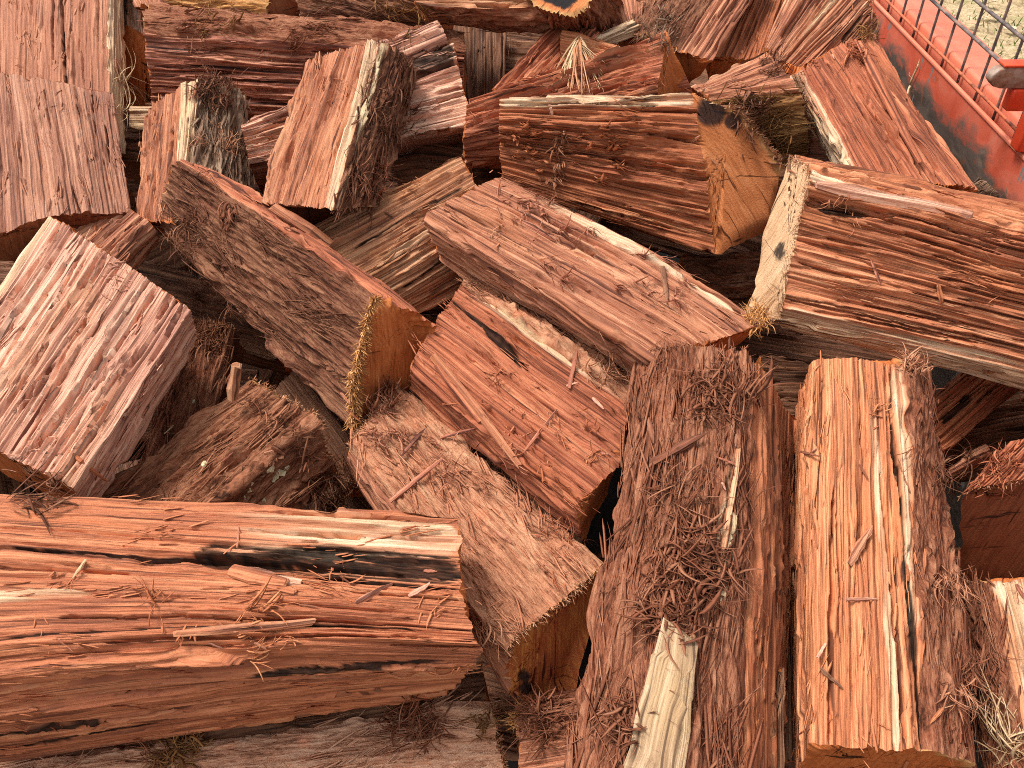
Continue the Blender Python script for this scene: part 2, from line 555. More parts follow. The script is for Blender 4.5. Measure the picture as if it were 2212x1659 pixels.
def trailer():
    m = NT("scuffed_red_paint")
    co = m.n("ShaderNodeTexCoord").outputs['Object']
    sp = m.n("ShaderNodeSeparateXYZ")
    m.put(sp.inputs[0], co)
    n1 = m.noise(co, 9, 5, .62, .6)
    n2 = m.noise(m.vmul(co, (1, 14, 34)), 1, 4, .6, 1.0)
    n3 = m.noise(co, 60, 3, .6)
    red = m.ramp(n1, [(.3, (.45, .060, .026)), (.5, (.57, .105, .055)), (.7, (.64, .19, .12))])
    # bare, blackened steel where loads rub the lower part of the sheet
    low = m.math('SUBTRACT', m.math('MULTIPLY', m.math('SUBTRACT', 1.026, sp.outputs[2]), 22), m.math('MULTIPLY', m.math('MAXIMUM', m.math('SUBTRACT', 1.25, sp.outputs[1]), 0.0), 3.5))
    wear = m.math('ADD', low, m.math('MULTIPLY', m.math('SUBTRACT', n1, .5), 2.6))
    wear = m.math('ADD', wear, m.math('MULTIPLY', m.math('SUBTRACT', n2, .5), 1.6))
    steel = m.ramp(n2, [(.3, (.040, .029, .023)), (.6, (.110, .080, .064)), (.8, (.21, .15, .12))])
    col = m.mix(m.math('MULTIPLY_ADD', wear, 1.6, -.1, clamp=True), red, steel)
    chips = m.noise(m.vmul(co, (1, 26, 12)), 1, 3, .6, .5)
    col = m.mix(m.math('MULTIPLY', m.math('SUBTRACT', chips, .63, clamp=True), 22, clamp=True), col, (.20, .175, .165))
    rustn = m.noise(co, 22, 4, .65)
    col = m.mix(m.math('MULTIPLY', m.math('SUBTRACT', rustn, .60, clamp=True), 6, clamp=True), col, (.28, .075, .022))
    m.bump(m.math('MULTIPLY_ADD', n3, .3, n1), .15, .004)
    scuffed = m.out(col, m.math('MULTIPLY_ADD', n3, .3, .42), .35)

    m = NT("faded_red_paint")
    co = m.n("ShaderNodeTexCoord").outputs['Object']
    a = m.noise(co, 7, 4, .6)
    col = m.ramp(a, [(.3, (.70, .175, .095)), (.7, (.77, .255, .155))])
    dust = m.noise(co, 45, 4, .65)
    col = m.mix(m.math('MULTIPLY', m.math('SUBTRACT', dust, .58, clamp=True), 3, clamp=True), col, (.45, .30, .22))
    faded = m.out(col, .5, .35)

    m = NT("bright_orange_red_paint")
    co = m.n("ShaderNodeTexCoord").outputs['Object']
    a = m.noise(co, 30, 4, .6)
    col = m.ramp(a, [(.3, (.62, .045, .014)), (.7, (.78, .10, .035))])
    bright = m.out(col, .38, .45)

    m = NT("weathered_wire")
    co = m.n("ShaderNodeTexCoord").outputs['Object']
    a = m.noise(co, 38, 4, .65)
    col = m.ramp(a, [(.35, (.055, .045, .045)), (.5, (.17, .13, .12)), (.62, (.30, .20, .16)), (.75, (.40, .14, .08))])
    wire = m.out(col, .6, .4, .2)
    m = NT("rusty_orange_wire")
    co = m.n("ShaderNodeTexCoord").outputs['Object']
    a = m.noise(co, 50, 4, .65)
    col = m.ramp(a, [(.35, (.16, .05, .025)), (.5, (.50, .12, .05)), (.75, (.62, .20, .10))])
    owire = m.out(col, .6, .35)
    m = NT("rusted_plate")
    co = m.n("ShaderNodeTexCoord").outputs['Object']
    a = m.noise(co, 42, 5, .65)
    b = m.noise(m.vmul(co, (30, 30, 120)), 1, 3, .6)
    col = m.ramp(m.math('MULTIPLY_ADD', a, .7, m.math('MULTIPLY', b, .3)),
                 [(.34, (.10, .045, .025)), (.44, (.26, .14, .085)), (.54, (.34, .26, .21)), (.70, (.42, .22, .12))])
    plate = m.out(col, .55, .4, .1)
    m = NT("blackened_steel_floor")
    co = m.n("ShaderNodeTexCoord").outputs['Object']
    a = m.noise(co, 12, 5, .65)
    col = m.ramp(a, [(.3, (.016, .013, .011)), (.7, (.05, .042, .036))])
    floor_m = m.out(col, .7, .3)

    root = bpy.data.objects.new("trailer", None)
    COL.objects.link(root)
    tag(root, "red steel trailer side with wire mesh cage holding the firewood", "trailer")

    def hull(x, py0, px0):
        d = ray(px0, py0)
        return CAM + d * ((x - CAM[0]) / d[0])

    zA = hull(WX, 170, 2050)[2]      # top of the sheet
    zA = 1.6 - .783 * WX
    zE = zA + .022                   # top of the rail
    Y0, Y1 = -.35, 2.9
    # side panel (inner sheet, slightly wavy)
    ys = np.linspace(Y0, Y1, 120)
    zs = np.linspace(.50, zA - .004, 30)
    Yg, Zg = np.meshgrid(ys, zs, indexing='ij')
    Xg = WX + fbm(Yg * 3, Zg * 3, 4, 2) * .006 * np.sin((Zg - .5) / (zA - .5) * math.pi)
    V1 = np.stack([Xg, Yg, Zg], -1).reshape(-1, 3)
    V2 = V1 + np.array([.012, 0, 0])
    idx = np.arange(len(V1)).reshape(Xg.shape)
    F = [tuple(int(i) for i in q) for q in np.stack([idx[:-1, :-1], idx[:-1, 1:], idx[1:, 1:], idx[1:, :-1]], -1).reshape(-1, 4)]
    F += [tuple(i + len(V1) for i in q[::-1]) for q in F]
    new_mesh("side_panel", np.vstack([V1, V2]), F, scuffed, root)
    V, F = [], []
    box(V, F, (WX - .002, Y0, zA - .003), (WX + .004, Y1, zA + .003))
    bevel(new_mesh("sheet_edge", V, F, faded, root), .0015)
    V, F = [], []
    box(V, F, (WX + .020, Y0, zA - .03), (WX + .095, Y1, zE))
    bevel(new_mesh("top_rail", V, F, faded, root), .006, 3)
    # floor, left side and front board: what holds the load
    V, F = [], []
    box(V, F, (-.98, Y0, .47), (WX + .085, Y1, .50))
    new_mesh("floor_sheet", V, F, floor_m, root)
    V, F = [], []
    box(V, F, (-1.0, Y0, .50), (-.985, Y1, zA))
    new_mesh("side_panel", V, F, scuffed, root)
    V, F = [], []
    box(V, F, (-.98, Y1 - .012, .502), (WX - .006, Y1, zA))
    new_mesh("front_panel", V, F, scuffed, root)
    # mesh: level wires and upright wires
    xm = WX + .010

    def zat(px, py):
        d = ray(px, py)
        return (CAM + d * ((xm - CAM[0]) / d[0]))[2]

    zB = (zat(1938, 29) + zat(2170, 240)) / 2
    zC = (zat(2022, 5) + zat(2150, 120)) / 2
    zD = (zat(2125, 5) + zat(2200, 75)) / 2
    print("trailer z", zA, zE, zB, zC, zD)
    yw = np.linspace(Y0 + .05, Y1 - .05, 90)
    wob = lambda s: fbm(yw * 3, s + 0 * yw, s, 2) * .0025
    for z, r, mt in ((zB, .0024, owire), (zC, .0027, wire), (zD, .0027, wire), (zD + (zD - zC), .0027, wire), (zD + 2 * (zD - zC), .0027, wire)):
        s = int(z * 1000)
        rod("level_wire", np.stack([xm - .0035 + wob(s), yw, z + wob(s + 5)], -1), r, mt, root, 7)
    # uprights: spacing read off the lowest wire
    ypos = []
    for (px, py) in ((1881, 20), (1903, 38), (1925, 61), (1951, 84), (1973, 107), (2002, 134), (2028, 157), (2060, 180), (2093, 207), (2127, 236)):
        pass
    y = .2
    while y < 2.75:
        zt = zD + 2.2 * (zD - zC)
        zz = np.linspace(zA - .012 + .012 * random.random(), zt, 12)
        rod("upright_wire", np.stack([xm + .004 + 0 * zz, y + fbm(zz * 6, y * 9 + 0 * zz, 3, 2) * .002, zz], -1), .0022, wire, root, 6)
        y += .0685
    # post and latch near the right edge of the view
    p = hull(WX - .012, 300, 2196)
    V, F = [], []
    box(V, F, (WX - .012, p[1] - .012, zA + .006), (WX + .018, p[1] + .012, zD + .3))
    bevel(new_mesh("post", V, F, bright, root), .003)
    lp = hull(WX - .034, 140, 2192)
    # latch: a flat bar with chamfered end, rusted face, painted edge
    # outline in (x, z), extruded in y
    sx = WX - .040
    o2 = [(0, .004), (.007, .012), (.018, .015), (.30, .015), (.30, -.014), (.018, -.014), (.007, -.011), (.0, -.004)]
    a0 = hull(WX - .052, 165, 2135)
    y0 = a0[1]
    V, F = [], []
    n = len(o2)
    for yy in (y0 - .009, y0 + .009):
        V += [(a0[0] + x, yy, a0[2] + z) for x, z in o2]
    F = [tuple(range(n - 1, -1, -1)), tuple(range(n, 2 * n))] + [(i, (i + 1) % n, n + (i + 1) % n, n + i) for i in range(n)]
    lt = bevel(new_mesh("latch_bar", V, F, plate, root), .002)
    V, F = [], []
    box(V, F, (a0[0] + .012, y0 - .010, a0[2] + .0155), (a0[0] + .30, y0 + .012, a0[2] + .0190))
    bevel(new_mesh("painted_edge", V, F, bright, lt), .001)
    V, F = [], []
    box(V, F, (a0[0] + .036, y0 - .011, a0[2] - .046), (a0[0] + .11, y0 + .009, a0[2] - .0145))
    bevel(new_mesh("latch_block", V, F, bright, root), .004, 3)


trailer()

# ------------------------------------------------------------------ split logs
LOGS = {}
SEED = [100]


def stamp(H, u, v, uc, vc, ln, wd, sl, fn):
    """evaluate fn on the small window of the (u, v) grid round one feature"""
    r0, r1 = np.searchsorted(u, uc - ln), np.searchsorted(u, uc + ln)
    m = wd * 1.3 + abs(sl) * ln + .002
    c0, c1 = np.searchsorted(v, vc - m), np.searchsorted(v, vc + m)
    if r1 - r0 < 2 or c1 - c0 < 1:
        return
    uu = (u[r0:r1] - uc)[:, None]
    vv = (v[c0:c1] - vc)[None, :] - uu * sl
    H[r0:r1, c0:c1] += fn(uu, vv)


def relief_wood(U, Vv, u, v, L, W, seed, amp=1.0, rough=1.0):
    rs = np.random.RandomState(seed)
    H = fbm(U * 3, Vv * 20, seed, 2) * .0022
    H += fbm(U * 4, Vv * 90, seed + 3, 2) * .0010 * rough
    n = fbm(U * 2.5, Vv * 60, seed + 7, 2)
    H += (np.round(n * 7) / 7 * .8 + n * .2) * .0026 * rough
    H += fbm(U * 5, Vv * 430, seed + 11, 2) * .0007 * (.5 + .5 * rough)
    pat = vnoise(U * 9, Vv * 18, seed + 15)
    H += fbm(U * 70, Vv * 420, seed + 13, 2) * .0008 * sstep(.5, .8, pat) * rough
    area = L * W
    k = int(np.clip(area / .00036 * rough, 30, 360))
    for i in range(k):           # raised slivers, torn at one end
        uc, vc = rs.uniform(0, L), rs.uniform(0, W)
        ln, wd = rs.uniform(.03, .22) * rs.uniform(.5, 1.2), .0009 + .0065 * rs.rand() ** 2.5
        sl, sg, h = rs.normal(0, .025), (1 if rs.rand() < .5 else -1), rs.uniform(.0006, .0020) * (1 + wd * 130)
        ph = rs.uniform(0, 6)

        def f(du, dv):
            du = du * sg
            dv = dv - .0004 * np.sin(du * 50 + ph)
            ww = wd * (.3 + .7 * np.clip(1 - np.abs(du) / ln, 0, 1) ** .6)
            tip = ln * .90 + .006 * np.sin(dv * 2400 + ph)
            return h * sstep(-ln, ln * .5, du) * (du < tip) * (1 - sstep(.65, 1.0, np.abs(dv) / (ww + 1e-5)))
        stamp(H, u, v, uc, vc, ln, wd, sl, f)
    k = int(np.clip(area / .00042 * rough, 30, 300))
    for i in range(k):           # checks and torn-out grooves
        uc, vc = rs.uniform(0, L), rs.uniform(0, W)
        ln, wd = rs.uniform(.02, .17) * rs.uniform(.5, 1.3), .0007 + .0019 * rs.rand() ** 2.2
        sl, dp, ph = rs.normal(0, .025), rs.uniform(.0012, .0045), rs.uniform(0, 6)

        def f(du, dv):
            dv = dv - .0004 * np.sin(du * 60 + ph)
            e = np.clip(1 - np.abs(du) / ln, 0, 1) ** .5
            return -dp * e * (1 - sstep(.35, 1.0, np.abs(dv) / (wd * (e + .05))))
        stamp(H, u, v, uc, vc, ln, wd, sl, f)
    return H * amp


def relief_bark(U, Vv, u, v, L, W, seed, amp=1.0):
    rs = np.random.RandomState(seed)
    wv = Vv + .005 * fbm(U * 12, Vv * 16, seed + 1, 2)
    H = fbm(U * 8, wv * 34, seed, 3) * .0045
    H += (1 - np.abs(fbm(U * 16, wv * 120, seed + 3, 3))) ** 2 * .0034
    H += fbm(U * 34, wv * 340, seed + 5, 3) * .0017
    for i in range(int(np.clip(L * W / .00022, 20, 420))):
        uc, vc = rs.uniform(0, L), rs.uniform(0, W)
        ln, wd = rs.uniform(.012, .07), .0008 + .006 * rs.rand() ** 2
        sl, h, ph, sg = rs.normal(0, .14), rs.uniform(-.0030, .0040), rs.uniform(0, 6), (1 if rs.rand() < .5 else -1)

        def f(du, dv):
            du = du * sg
            dv = dv - .002 * np.sin(du * 60 + ph)
            ww = wd * (.3 + .7 * np.clip(1 - np.abs(du) / ln, 0, 1))
            return h * sstep(-ln, 0, du) * (1 - sstep(.8 * ln, .9 * ln, du)) * (1 - sstep(.55, 1.0, np.abs(dv) / ww))
        stamp(H, u, v, uc, vc, ln, wd, sl, f)
    return H * amp


def strands_on(root, P, N, axis, mat, rng, count, length, rad, lift=.004, spread=.35, name="bark_fibre", out=0.0, loose=1.0):
    """loose strands lying along the surface; P, N (m, 3) candidate roots"""
    if len(P) == 0 or count <= 0:
        return
    ncl = max(1, count // 9)
    cl = rng.randint(0, ncl, count)
    pick = rng.randint(0, len(P), ncl)[cl]
    p, n = P[pick], N[pick]
    cang, ctone = rng.normal(0, spread, ncl), rng.uniform(0, 1, ncl)
    side = np.cross(n, axis)
    side /= np.linalg.norm(side, axis=1, keepdims=True) + 1e-9
    ang = cang[cl] + rng.normal(0, spread * .45, count) + (rng.rand(count) < .5) * math.pi
    p = p + side * rng.normal(0, .0045, count)[:, None] + axis[None] * rng.normal(0, .010, count)[:, None]
    d = axis[None] * np.cos(ang)[:, None] + side * np.sin(ang)[:, None]
    ln = length * rng.uniform(.35, 1.25, count)
    # a strand keeps to the log it grew on: those that would run past an end turn back
    al = P @ axis
    lo_, hi_ = al.min() + .002, al.max() - .002
    end_ = p @ axis + (d @ axis) * ln
    bad = (end_ > hi_) | (end_ < lo_)
    d = np.where(bad[:, None], d - 2 * (d @ axis)[:, None] * axis[None], d)
    k = 6
    t = np.linspace(0, 1, k)
    curl = rng.normal(0, .35, count) * loose
    up = np.abs(rng.normal(0, .22, count)) * loose
    path = p[:, None, :] + d[:, None, :] * (ln[:, None] * t)[..., None]
    path += np.cross(n, d)[:, None, :] * (ln * curl)[:, None, None] * (t ** 2)[None, :, None]
    path += n[:, None, :] * (rng.uniform(-.001, lift, count)[:, None] + (ln * up)[:, None] * (t ** 1.6) - out * 0)[..., None]
    if out:
        path += n[:, None, :] * (out * ln)[:, None, None] * t[None, :, None]
    V, F, G = strand_mesh(path, rad * (.4 + 1.5 * rng.rand(count) ** 2), np.clip(ctone[cl] * .6 + .4 * rng.rand(count), 0, 1))
    o = new_mesh(name, V, F, mat, root, {'grain': G})
    o['kind'] = "stuff"
    return o


def log(key, label, faces, A, B, pal='pink', bark='bark', end='brown', th=.09, inset=.22, marks=(), M=None, caps='AB',
        amp=1.0, rough=1.0, fib=0, fiblen=.03, fibpal=None, fuzz=0, fuzzpal='tan', fuzzend='AB', bulge=.10, res=1.0, name="firewood_log", jag=1.0, chips=1.0, cracks=None, slats=None, bigcracks=0, core=0, spots=(), sap='cream', bamp=1.3, cat="firewood"):
    SEED[0] += 13
    seed = SEED[0]
    rng = np.random.RandomState(seed)
    k = len(A)
    M = M or {}
    a3 = [at(*p) for p in A]
    b3 = [at(*p) for p in B]
    m3 = [None] * k
    for i, q in M.items():
        m3[i] = at(q[0], q[1], (A[i][2] + B[i][2]) / 2 if len(q) < 3 else q[2])
    fk = list(faces)
    # face normal towards the viewer
    nav = np.zeros(3)
    for i in range(min(k - 1, len(fk))):
        e = (a3[i + 1] - a3[i] + b3[i + 1] - b3[i]) / 2
        ax = (b3[i] + b3[i + 1] - a3[i] - a3[i + 1]) / 2
        c = np.cross(ax, e)
        mid = (a3[i] + b3[i]) / 2
        if c @ (CAM - mid) < 0:
            c = -c
        nav += c
    nav = norm(nav)
    if th > 0:
        if k == 2:
            for (q, dst) in ((a3, 0), (b3, 1)):
                p0, p1 = q[0].copy(), q[1].copy()
                j0, j1 = rng.uniform(.8, 1.2), rng.uniform(.8, 1.2)
                q.append(p1 + (p0 - p1) * inset - nav * th * j0)
                q.append(p0 + (p1 - p0) * inset - nav * th * j1)
        else:
            for q in (a3, b3):
                p0, p1 = q[0].copy(), q[-1].copy()
                q.append((p0 + p1) / 2 - nav * th)
    n = len(a3)
    m3 += [None] * (n - k)
    fk += ['h'] * (n - len(fk))
    a3, b3 = np.array(a3), np.array(b3)
    axis_v = (b3.mean(0) - a3.mean(0))
    L = np.linalg.norm(axis_v)
    axis = axis_v / L
    cen = (a3.mean(0) + b3.mean(0)) / 2
    r_al, r_ac = .0034 * res, .00105 * res
    Nu = max(10, int(L / r_al))
    s = np.linspace(0, 1, Nu)
    cols_s, cols_j, cols_t, cols_v = [], [], [], []
    v0 = 0.0
    widths = []
    for j in range(n):
        jn = (j + 1) % n
        w = (np.linalg.norm(a3[jn] - a3[j]) + np.linalg.norm(b3[jn] - b3[j])) / 2
        widths.append(w)
        q = max(2, int(w / (r_ac if fk[j] != 'h' else .012)))
        t = np.arange(q) / q
        cols_j += [j] * q
        cols_t += list(t)
        cols_v += list(v0 + t * w)
        v0 += w
    cj, ct, cv = np.array(cols_j), np.array(cols_t), np.array(cols_v)
    Nv = len(cj)
    jn = (cj + 1) % n

    def railpos(j):
        out = np.empty((Nu, 3))
        p = a3[j][None] * (1 - s)[:, None] + b3[j][None] * s[:, None]
        if m3[j] is not None:
            p += (m3[j] - (a3[j] + b3[j]) / 2)[None] * (4 * s * (1 - s))[:, None]
        # natural wander of the split edge
        w1 = fbm(s * L * 9, s * 0 + j * 3.3, seed + j, 3) * .0024
        w2 = fbm(s * L * 9, s * 0 + j * 3.3 + 50, seed + j, 3) * .0024
        e1 = norm(np.cross(axis, nav))
        return p + e1[None] * w1[:, None] + nav[None] * w2[:, None]

    R = np.stack([railpos(j) for j in range(n)], 1)          # Nu, n, 3
    P = R[:, cj] * (1 - ct)[None, :, None] + R[:, jn] * ct[None, :, None]
    # outward normal of each face
    fn = []
    for j in range(n):
        e = (a3[(j + 1) % n] - a3[j] + b3[(j + 1) % n] - b3[j]) / 2
        c = np.cross(axis, e)
        if np.linalg.norm(c) < 1e-7:
            c = nav
        c = norm(c)
        mid = (a3[j] + a3[(j + 1) % n] + b3[j] + b3[(j + 1) % n]) / 4
        fn.append(c)
    sg = 0
    for j in range(n):
        mid = (a3[j] + a3[(j + 1) % n] + b3[j] + b3[(j + 1) % n]) / 4
        sg += np.sign(fn[j] @ (mid - cen)) * widths[j]
    sg = 1 if sg >= 0 else -1
    fn = np.array(fn) * sg
    bl = np.array([bulge if f == 'B' else (.0 if f == 'h' else .015) for f in fk])
    W = np.array(widths)
    P += fn[cj][None] * (bl[cj] * W[cj] * 4 * ct * (1 - ct))[None, :, None]
    # smooth normals of the base shape
    du = np.gradient(P, axis=0)
    dv = np.roll(P, -1, 1) - np.roll(P, 1, 1)
    N = np.cross(du, dv) * sg
    N /= np.linalg.norm(N, axis=2, keepdims=True) + 1e-12
    U = np.broadcast_to((s * L)[:, None], (Nu, Nv)).copy()
    VV = np.broadcast_to(cv[None], (Nu, Nv)).copy()
    # wavy grain
    VV = VV + .006 * fbm(U * 3, VV * 5, seed + 21, 2) + .0007 * fbm(U * 12, VV * 26, seed + 22, 2)
    isB = np.array([fk[j] == 'B' for j in cj])
    H = np.zeros((Nu, Nv))
    tot = v0
    if (~isB).any():
        hw = relief_wood(U, VV, s * L, cv, L, tot, seed, amp, rough)
        H[:, ~isB] = hw[:, ~isB]
    if isB.any():
        hb = relief_bark(U, VV, s * L, cv, L, tot, seed + 5, bamp)
        H[:, isB] = hb[:, isB] + .001
    isH = np.array([fk[j] == 'h' for j in cj])
    pale = np.zeros((Nu, Nv))
    resin = np.zeros((Nu, Nv))
    S2 = np.broadcast_to(s[:, None], (Nu, Nv))
    marks = list(marks)
    for j in range(n):
        if fk[j] in 'WS':
            q = int(round((cracks if cracks is not None else 55) * W[j] * L / .1 * .55 * (.3 if fk[j] == 'S' else 1)))
            for _ in range(q):
                t_, s_, l_ = rng.uniform(.03, .97), rng.uniform(-.1, .9), rng.uniform(.10, .42)
                marks.append(('crack', j, t_, t_ + rng.normal(0, .02), max(0, s_), min(1, s_ + l_), rng.uniform(.0007, .0019), rng.uniform(.005, .009)))
    for j in range(n):
        if fk[j] == 'W' and rough > .3:
            for _ in range(int(round((slats if slats is not None else 22) * W[j] * L / .05))):
                t_, s_, l_ = rng.uniform(.05, .95), rng.uniform(-.15, .85), rng.uniform(.15, .55)
                marks.append(('ridge', j, t_, t_ + rng.normal(0, .025), max(0, s_), min(1, s_ + l_), rng.uniform(.0015, .0055), rng.uniform(.0018, .0042)))
    for _ in range(bigcracks):
        j = int(np.argmax([W[q] if fk[q] == 'W' else 0 for q in range(n)]))
        t_, s_, l_ = rng.uniform(.04, .96), rng.uniform(-.15, .75), rng.uniform(.25, .7)
        marks.append(('crack', j, t_, t_ + rng.normal(0, .03), max(0, s_), min(1, s_ + l_), rng.uniform(.0010, .0019), rng.uniform(.008, .013)))
    for mk in marks:
        kind, j, t0, t1, s0, s1, wd = mk[:7]
        dep = mk[7] if len(mk) > 7 else None
        sel = cj == j
        tc = t0 + (t1 - t0) * np.clip((s - s0) / max(1e-6, s1 - s0), 0, 1)
        dist = (ct[None, :] - tc[:, None]) * W[j]
        dist = dist + .0018 * fbm(U * 10, U * 0 + t0 * 9, seed + 31, 3) + .0009 * fbm(U * 60, VV * 200, seed + 33, 2)
        en = sstep(s0 - .02, s0 + .03, S2) * (1 - sstep(s1 - .03, s1 + .02, S2))
        wloc = wd * (.75 + .6 * vnoise(U * 18, U * 0 + 7, seed + 35))
        msk = (1 - sstep(.86, 1.06, np.abs(dist) / np.maximum(1e-5, wloc * np.maximum(.15, en)))) * (en > .02)
        msk = msk * sel[None, :]
        if kind == 'pale':
            fade = sstep(s0 - .02, s0 + .3 * min(1, s0 * 9 + .05), S2) if s0 > 0 else 1
            pale = np.maximum(pale, msk * fade * (.25 + .75 * sstep(.25, .6, vnoise(U * 9, VV * 260, seed + 3))))
            H += msk * (dep if dep is not None else .0006)
        elif kind == 'resin':
            ln_ = sstep(.22, .42, vnoise(U * 16, VV * 560, seed + 41)) * .8 + .2 * vnoise(U * 90, VV * 300, seed + 45)
            resin = np.maximum(resin, msk * (ln_ if wd > .002 else .5 + .5 * ln_))
            H -= msk * (dep if dep is not None else .0015) - msk * .0022 * (vnoise(U * 160, VV * 260, seed + 43) - .5)
        elif kind == 'char':
            resin = np.maximum(resin, msk * (.90 + .1 * vnoise(U * 200, VV * 400, seed + 41)))
            H -= msk * (.0012 - .0030 * (vnoise(U * 230, VV * 260, seed + 43) - .4) * min(1.0, wd / .003))
        elif kind == 'ridge':
            tail = .25 + .75 * sstep(s0, s0 + (s1 - s0) * .7, S2)
            H += msk * tail * (dep if dep is not None else .004)
        elif kind == 'crack':
            H -= msk * (dep if dep is not None else .006)
        elif kind == 'torn':
            H += msk * (fbm(U * 34, VV * 110, seed + 47, 4) * .011 + .002)
        elif kind == 'step':         # a slab torn away on one side of a line
            H -= sstep(-.002, .002, dist) * sel[None, :] * en * (dep if dep is not None else .006)
    for j in range(n):          # bruised and splintered corners
        if fk[j] == 'h' and fk[j - 1] == 'h':
            continue
        ci = int(np.searchsorted(cj, j))
        dv_ = np.minimum(np.abs(cv - cv[ci]), tot - np.abs(cv - cv[ci]))
        nz = vnoise(s * L * 16, s * 0 + j * 5.1, seed + 81) * .6 + vnoise(s * L * 60, s * 0 + j * 5.1, seed + 82) * .4
        H -= (sstep(.46, .74, nz) * .0075)[:, None] * np.exp(-(dv_ / .0055) ** 2)[None, :]
    P = P + N * H[..., None]
    # torn or sawn ends: the last millimetres run out unevenly
    for endi in (0, 1):
        dist = s * L if endi == 0 else (1 - s) * L
        off = (fbm(cv * 40, cv * 0 + endi * 9, seed + 51, 3) * .0036 + fbm(cv * 260, cv * 0 + endi * 5, seed + 52, 2) * .0013 * np.where(isB, 1.8, 1)) * jag
        sign = -1 if endi == 0 else 1
        P += axis[None, None] * (sign * np.exp(-dist / .012)[:, None] * off[None])[..., None]

    root = bpy.data.objects.new(name, None)
    base = cen - nav * th * .5
    root.location = base
    COL.objects.link(root)
    tag(root, label, cat, "split firewood heaped in the trailer")
    P = P - base

    gx = np.stack([U, VV, np.full_like(U, (seed * .7317) % 50)], -1)
    groups = {}
    for f, nm in (('W', 'heartwood'), ('S', 'sapwood'), ('B', 'bark')):
        sel = np.array([fk[j] == f or (f == 'W' and fk[j] == 'h') for j in cj])
        if not sel.any():
            continue
        colid = np.nonzero(sel)[0]
        qn = (colid + 1) % Nv
        used = np.unique(np.concatenate([colid, qn]))
        mp = -np.ones(Nv, int)
        mp[used] = np.arange(len(used))
        nu_ = len(used)
        c0, c1 = mp[colid], mp[qn]
        r = np.arange(Nu - 1)[:, None] * nu_
        F = np.stack([r + c0, r + c1, r + nu_ + c1, r + nu_ + c0], -1).reshape(-1, 4)
        if sg < 0:
            pass
        # faces turned outwards
        gu = gx[:, used].copy()
        if used[0] == 0 and (Nv - 1) in colid and f != 'x':
            pass
        mat = wood_mat(pal) if f == 'W' else wood_mat(sap) if f == 'S' else bark_mat(bark)
        Fq = F if sg > 0 else F[:, ::-1]
        Fq = Fq[:, ::-1].copy()
        new_mesh(nm, P[:, used].reshape(-1, 3), Fq, mat, root,
                 {'grain': gu.reshape(-1, 3), 'pale': pale[:, used].ravel(), 'resin': resin[:, used].ravel()})
    # end caps
    capinfo = {}
    for endi, ch in ((0, 'A'), (1, 'B')):
        ring = P[0] if endi == 0 else P[-1]
        c = ring.mean(0)
        hi = ch in caps
        sub = np.arange(Nv) if hi else np.arange(0, Nv, 4)
        rg = ring[sub]
        m_ = len(rg)
        nr = 16 if hi else 3
        tt = 1 - (np.arange(nr) / nr) ** 1.0
        e1 = norm(np.cross(axis, np.array([.2, .1, 1.0]) if abs(axis[2]) < .9 else np.array([1.0, 0, 0])))
        e2 = np.cross(axis, e1)
        V = c[None, None] + (rg - c)[None] * tt[:, None, None]
        X, Y = (V - c) @ e1, (V - c) @ e2
        d = fbm(X * 24, Y * 24, seed + 61, 3) * .0016 + fbm(X * 300, Y * 25, seed + 62, 2) * .0008
        fall = (1 - tt) * nr / 2
        cn = np.linalg.svd(rg - c)[2][2]
        cn = cn if cn @ axis > 0 else -cn
        off = (V - c) @ cn
        V = V - cn[None, None] * (off * (1 - np.clip(1 - (1 - tt) * 7, 0, 1))[:, None])[..., None]
        V = V + axis[None, None] * (d * np.clip(fall, 0, 1)[:, None])[..., None]
        V = np.vstack([V.reshape(-1, 3), c[None]])
        G = np.stack([np.append(X.ravel(), 0), np.append(Y.ravel(), 0), np.full(len(V), seed * .37 % 40)], -1)
        F = []
        idx = np.arange(nr * m_).reshape(nr, m_)
        q = np.stack([idx[:-1], np.roll(idx[:-1], -1, 1), np.roll(idx[1:], -1, 1), idx[1:]], -1).reshape(-1, 4)
        F = [tuple(map(int, x)) for x in q]
        F += [(int(idx[-1, i]), int(idx[-1, (i + 1) % m_]), len(V) - 1) for i in range(m_)]
        flip = (sg > 0) == (endi == 0)
        if flip:
            F = [x[::-1] for x in F]
        pl = np.zeros(len(V))
        rs_ = np.zeros(len(V))
        barkring = isB[sub] if isB.any() else np.zeros(m_, bool)
        pm = np.zeros((nr, m_))
        pm[:3] = barkring[None] * np.array([1, .8, .3])[:min(3, nr), None]
        pl[:-1] = pm.ravel() * .8
        if hi:
            rr = fbm(V @ e1 * 18, V @ e2 * 18, seed + 71, 3)
            if spots:
                sx, sy = project(V + base)
                for (qx, qy, qr) in spots:
                    rs_ = np.maximum(rs_, (1 - sstep(.75, 1.1, np.hypot(sx - qx, sy - qy) / qr + rr * .9)) * .92)
            if core:
                q_ = np.append(np.repeat(tt, m_), 0) + rr * .35
                rs_ = np.maximum(rs_, 1 - sstep(core - .06, core + .04, q_))
        new_mesh("cut_end", V, F, end_mat(end), root, {'grain': G, 'pale': pl, 'resin': rs_})
        capinfo[ch] = (ring, N[0] if endi == 0 else N[-1])
    ppx = project(P + base)
    info = dict(root=root, P=P, N=N, base=base, axis=axis, cj=cj, ct=ct, px=ppx[0], py=ppx[1], L=L, W=W, isB=isB, isH=isH, rng=rng,
                pal=pal, bark=bark, caps=capinfo, nav=nav, s=s)
    LOGS[key] = info
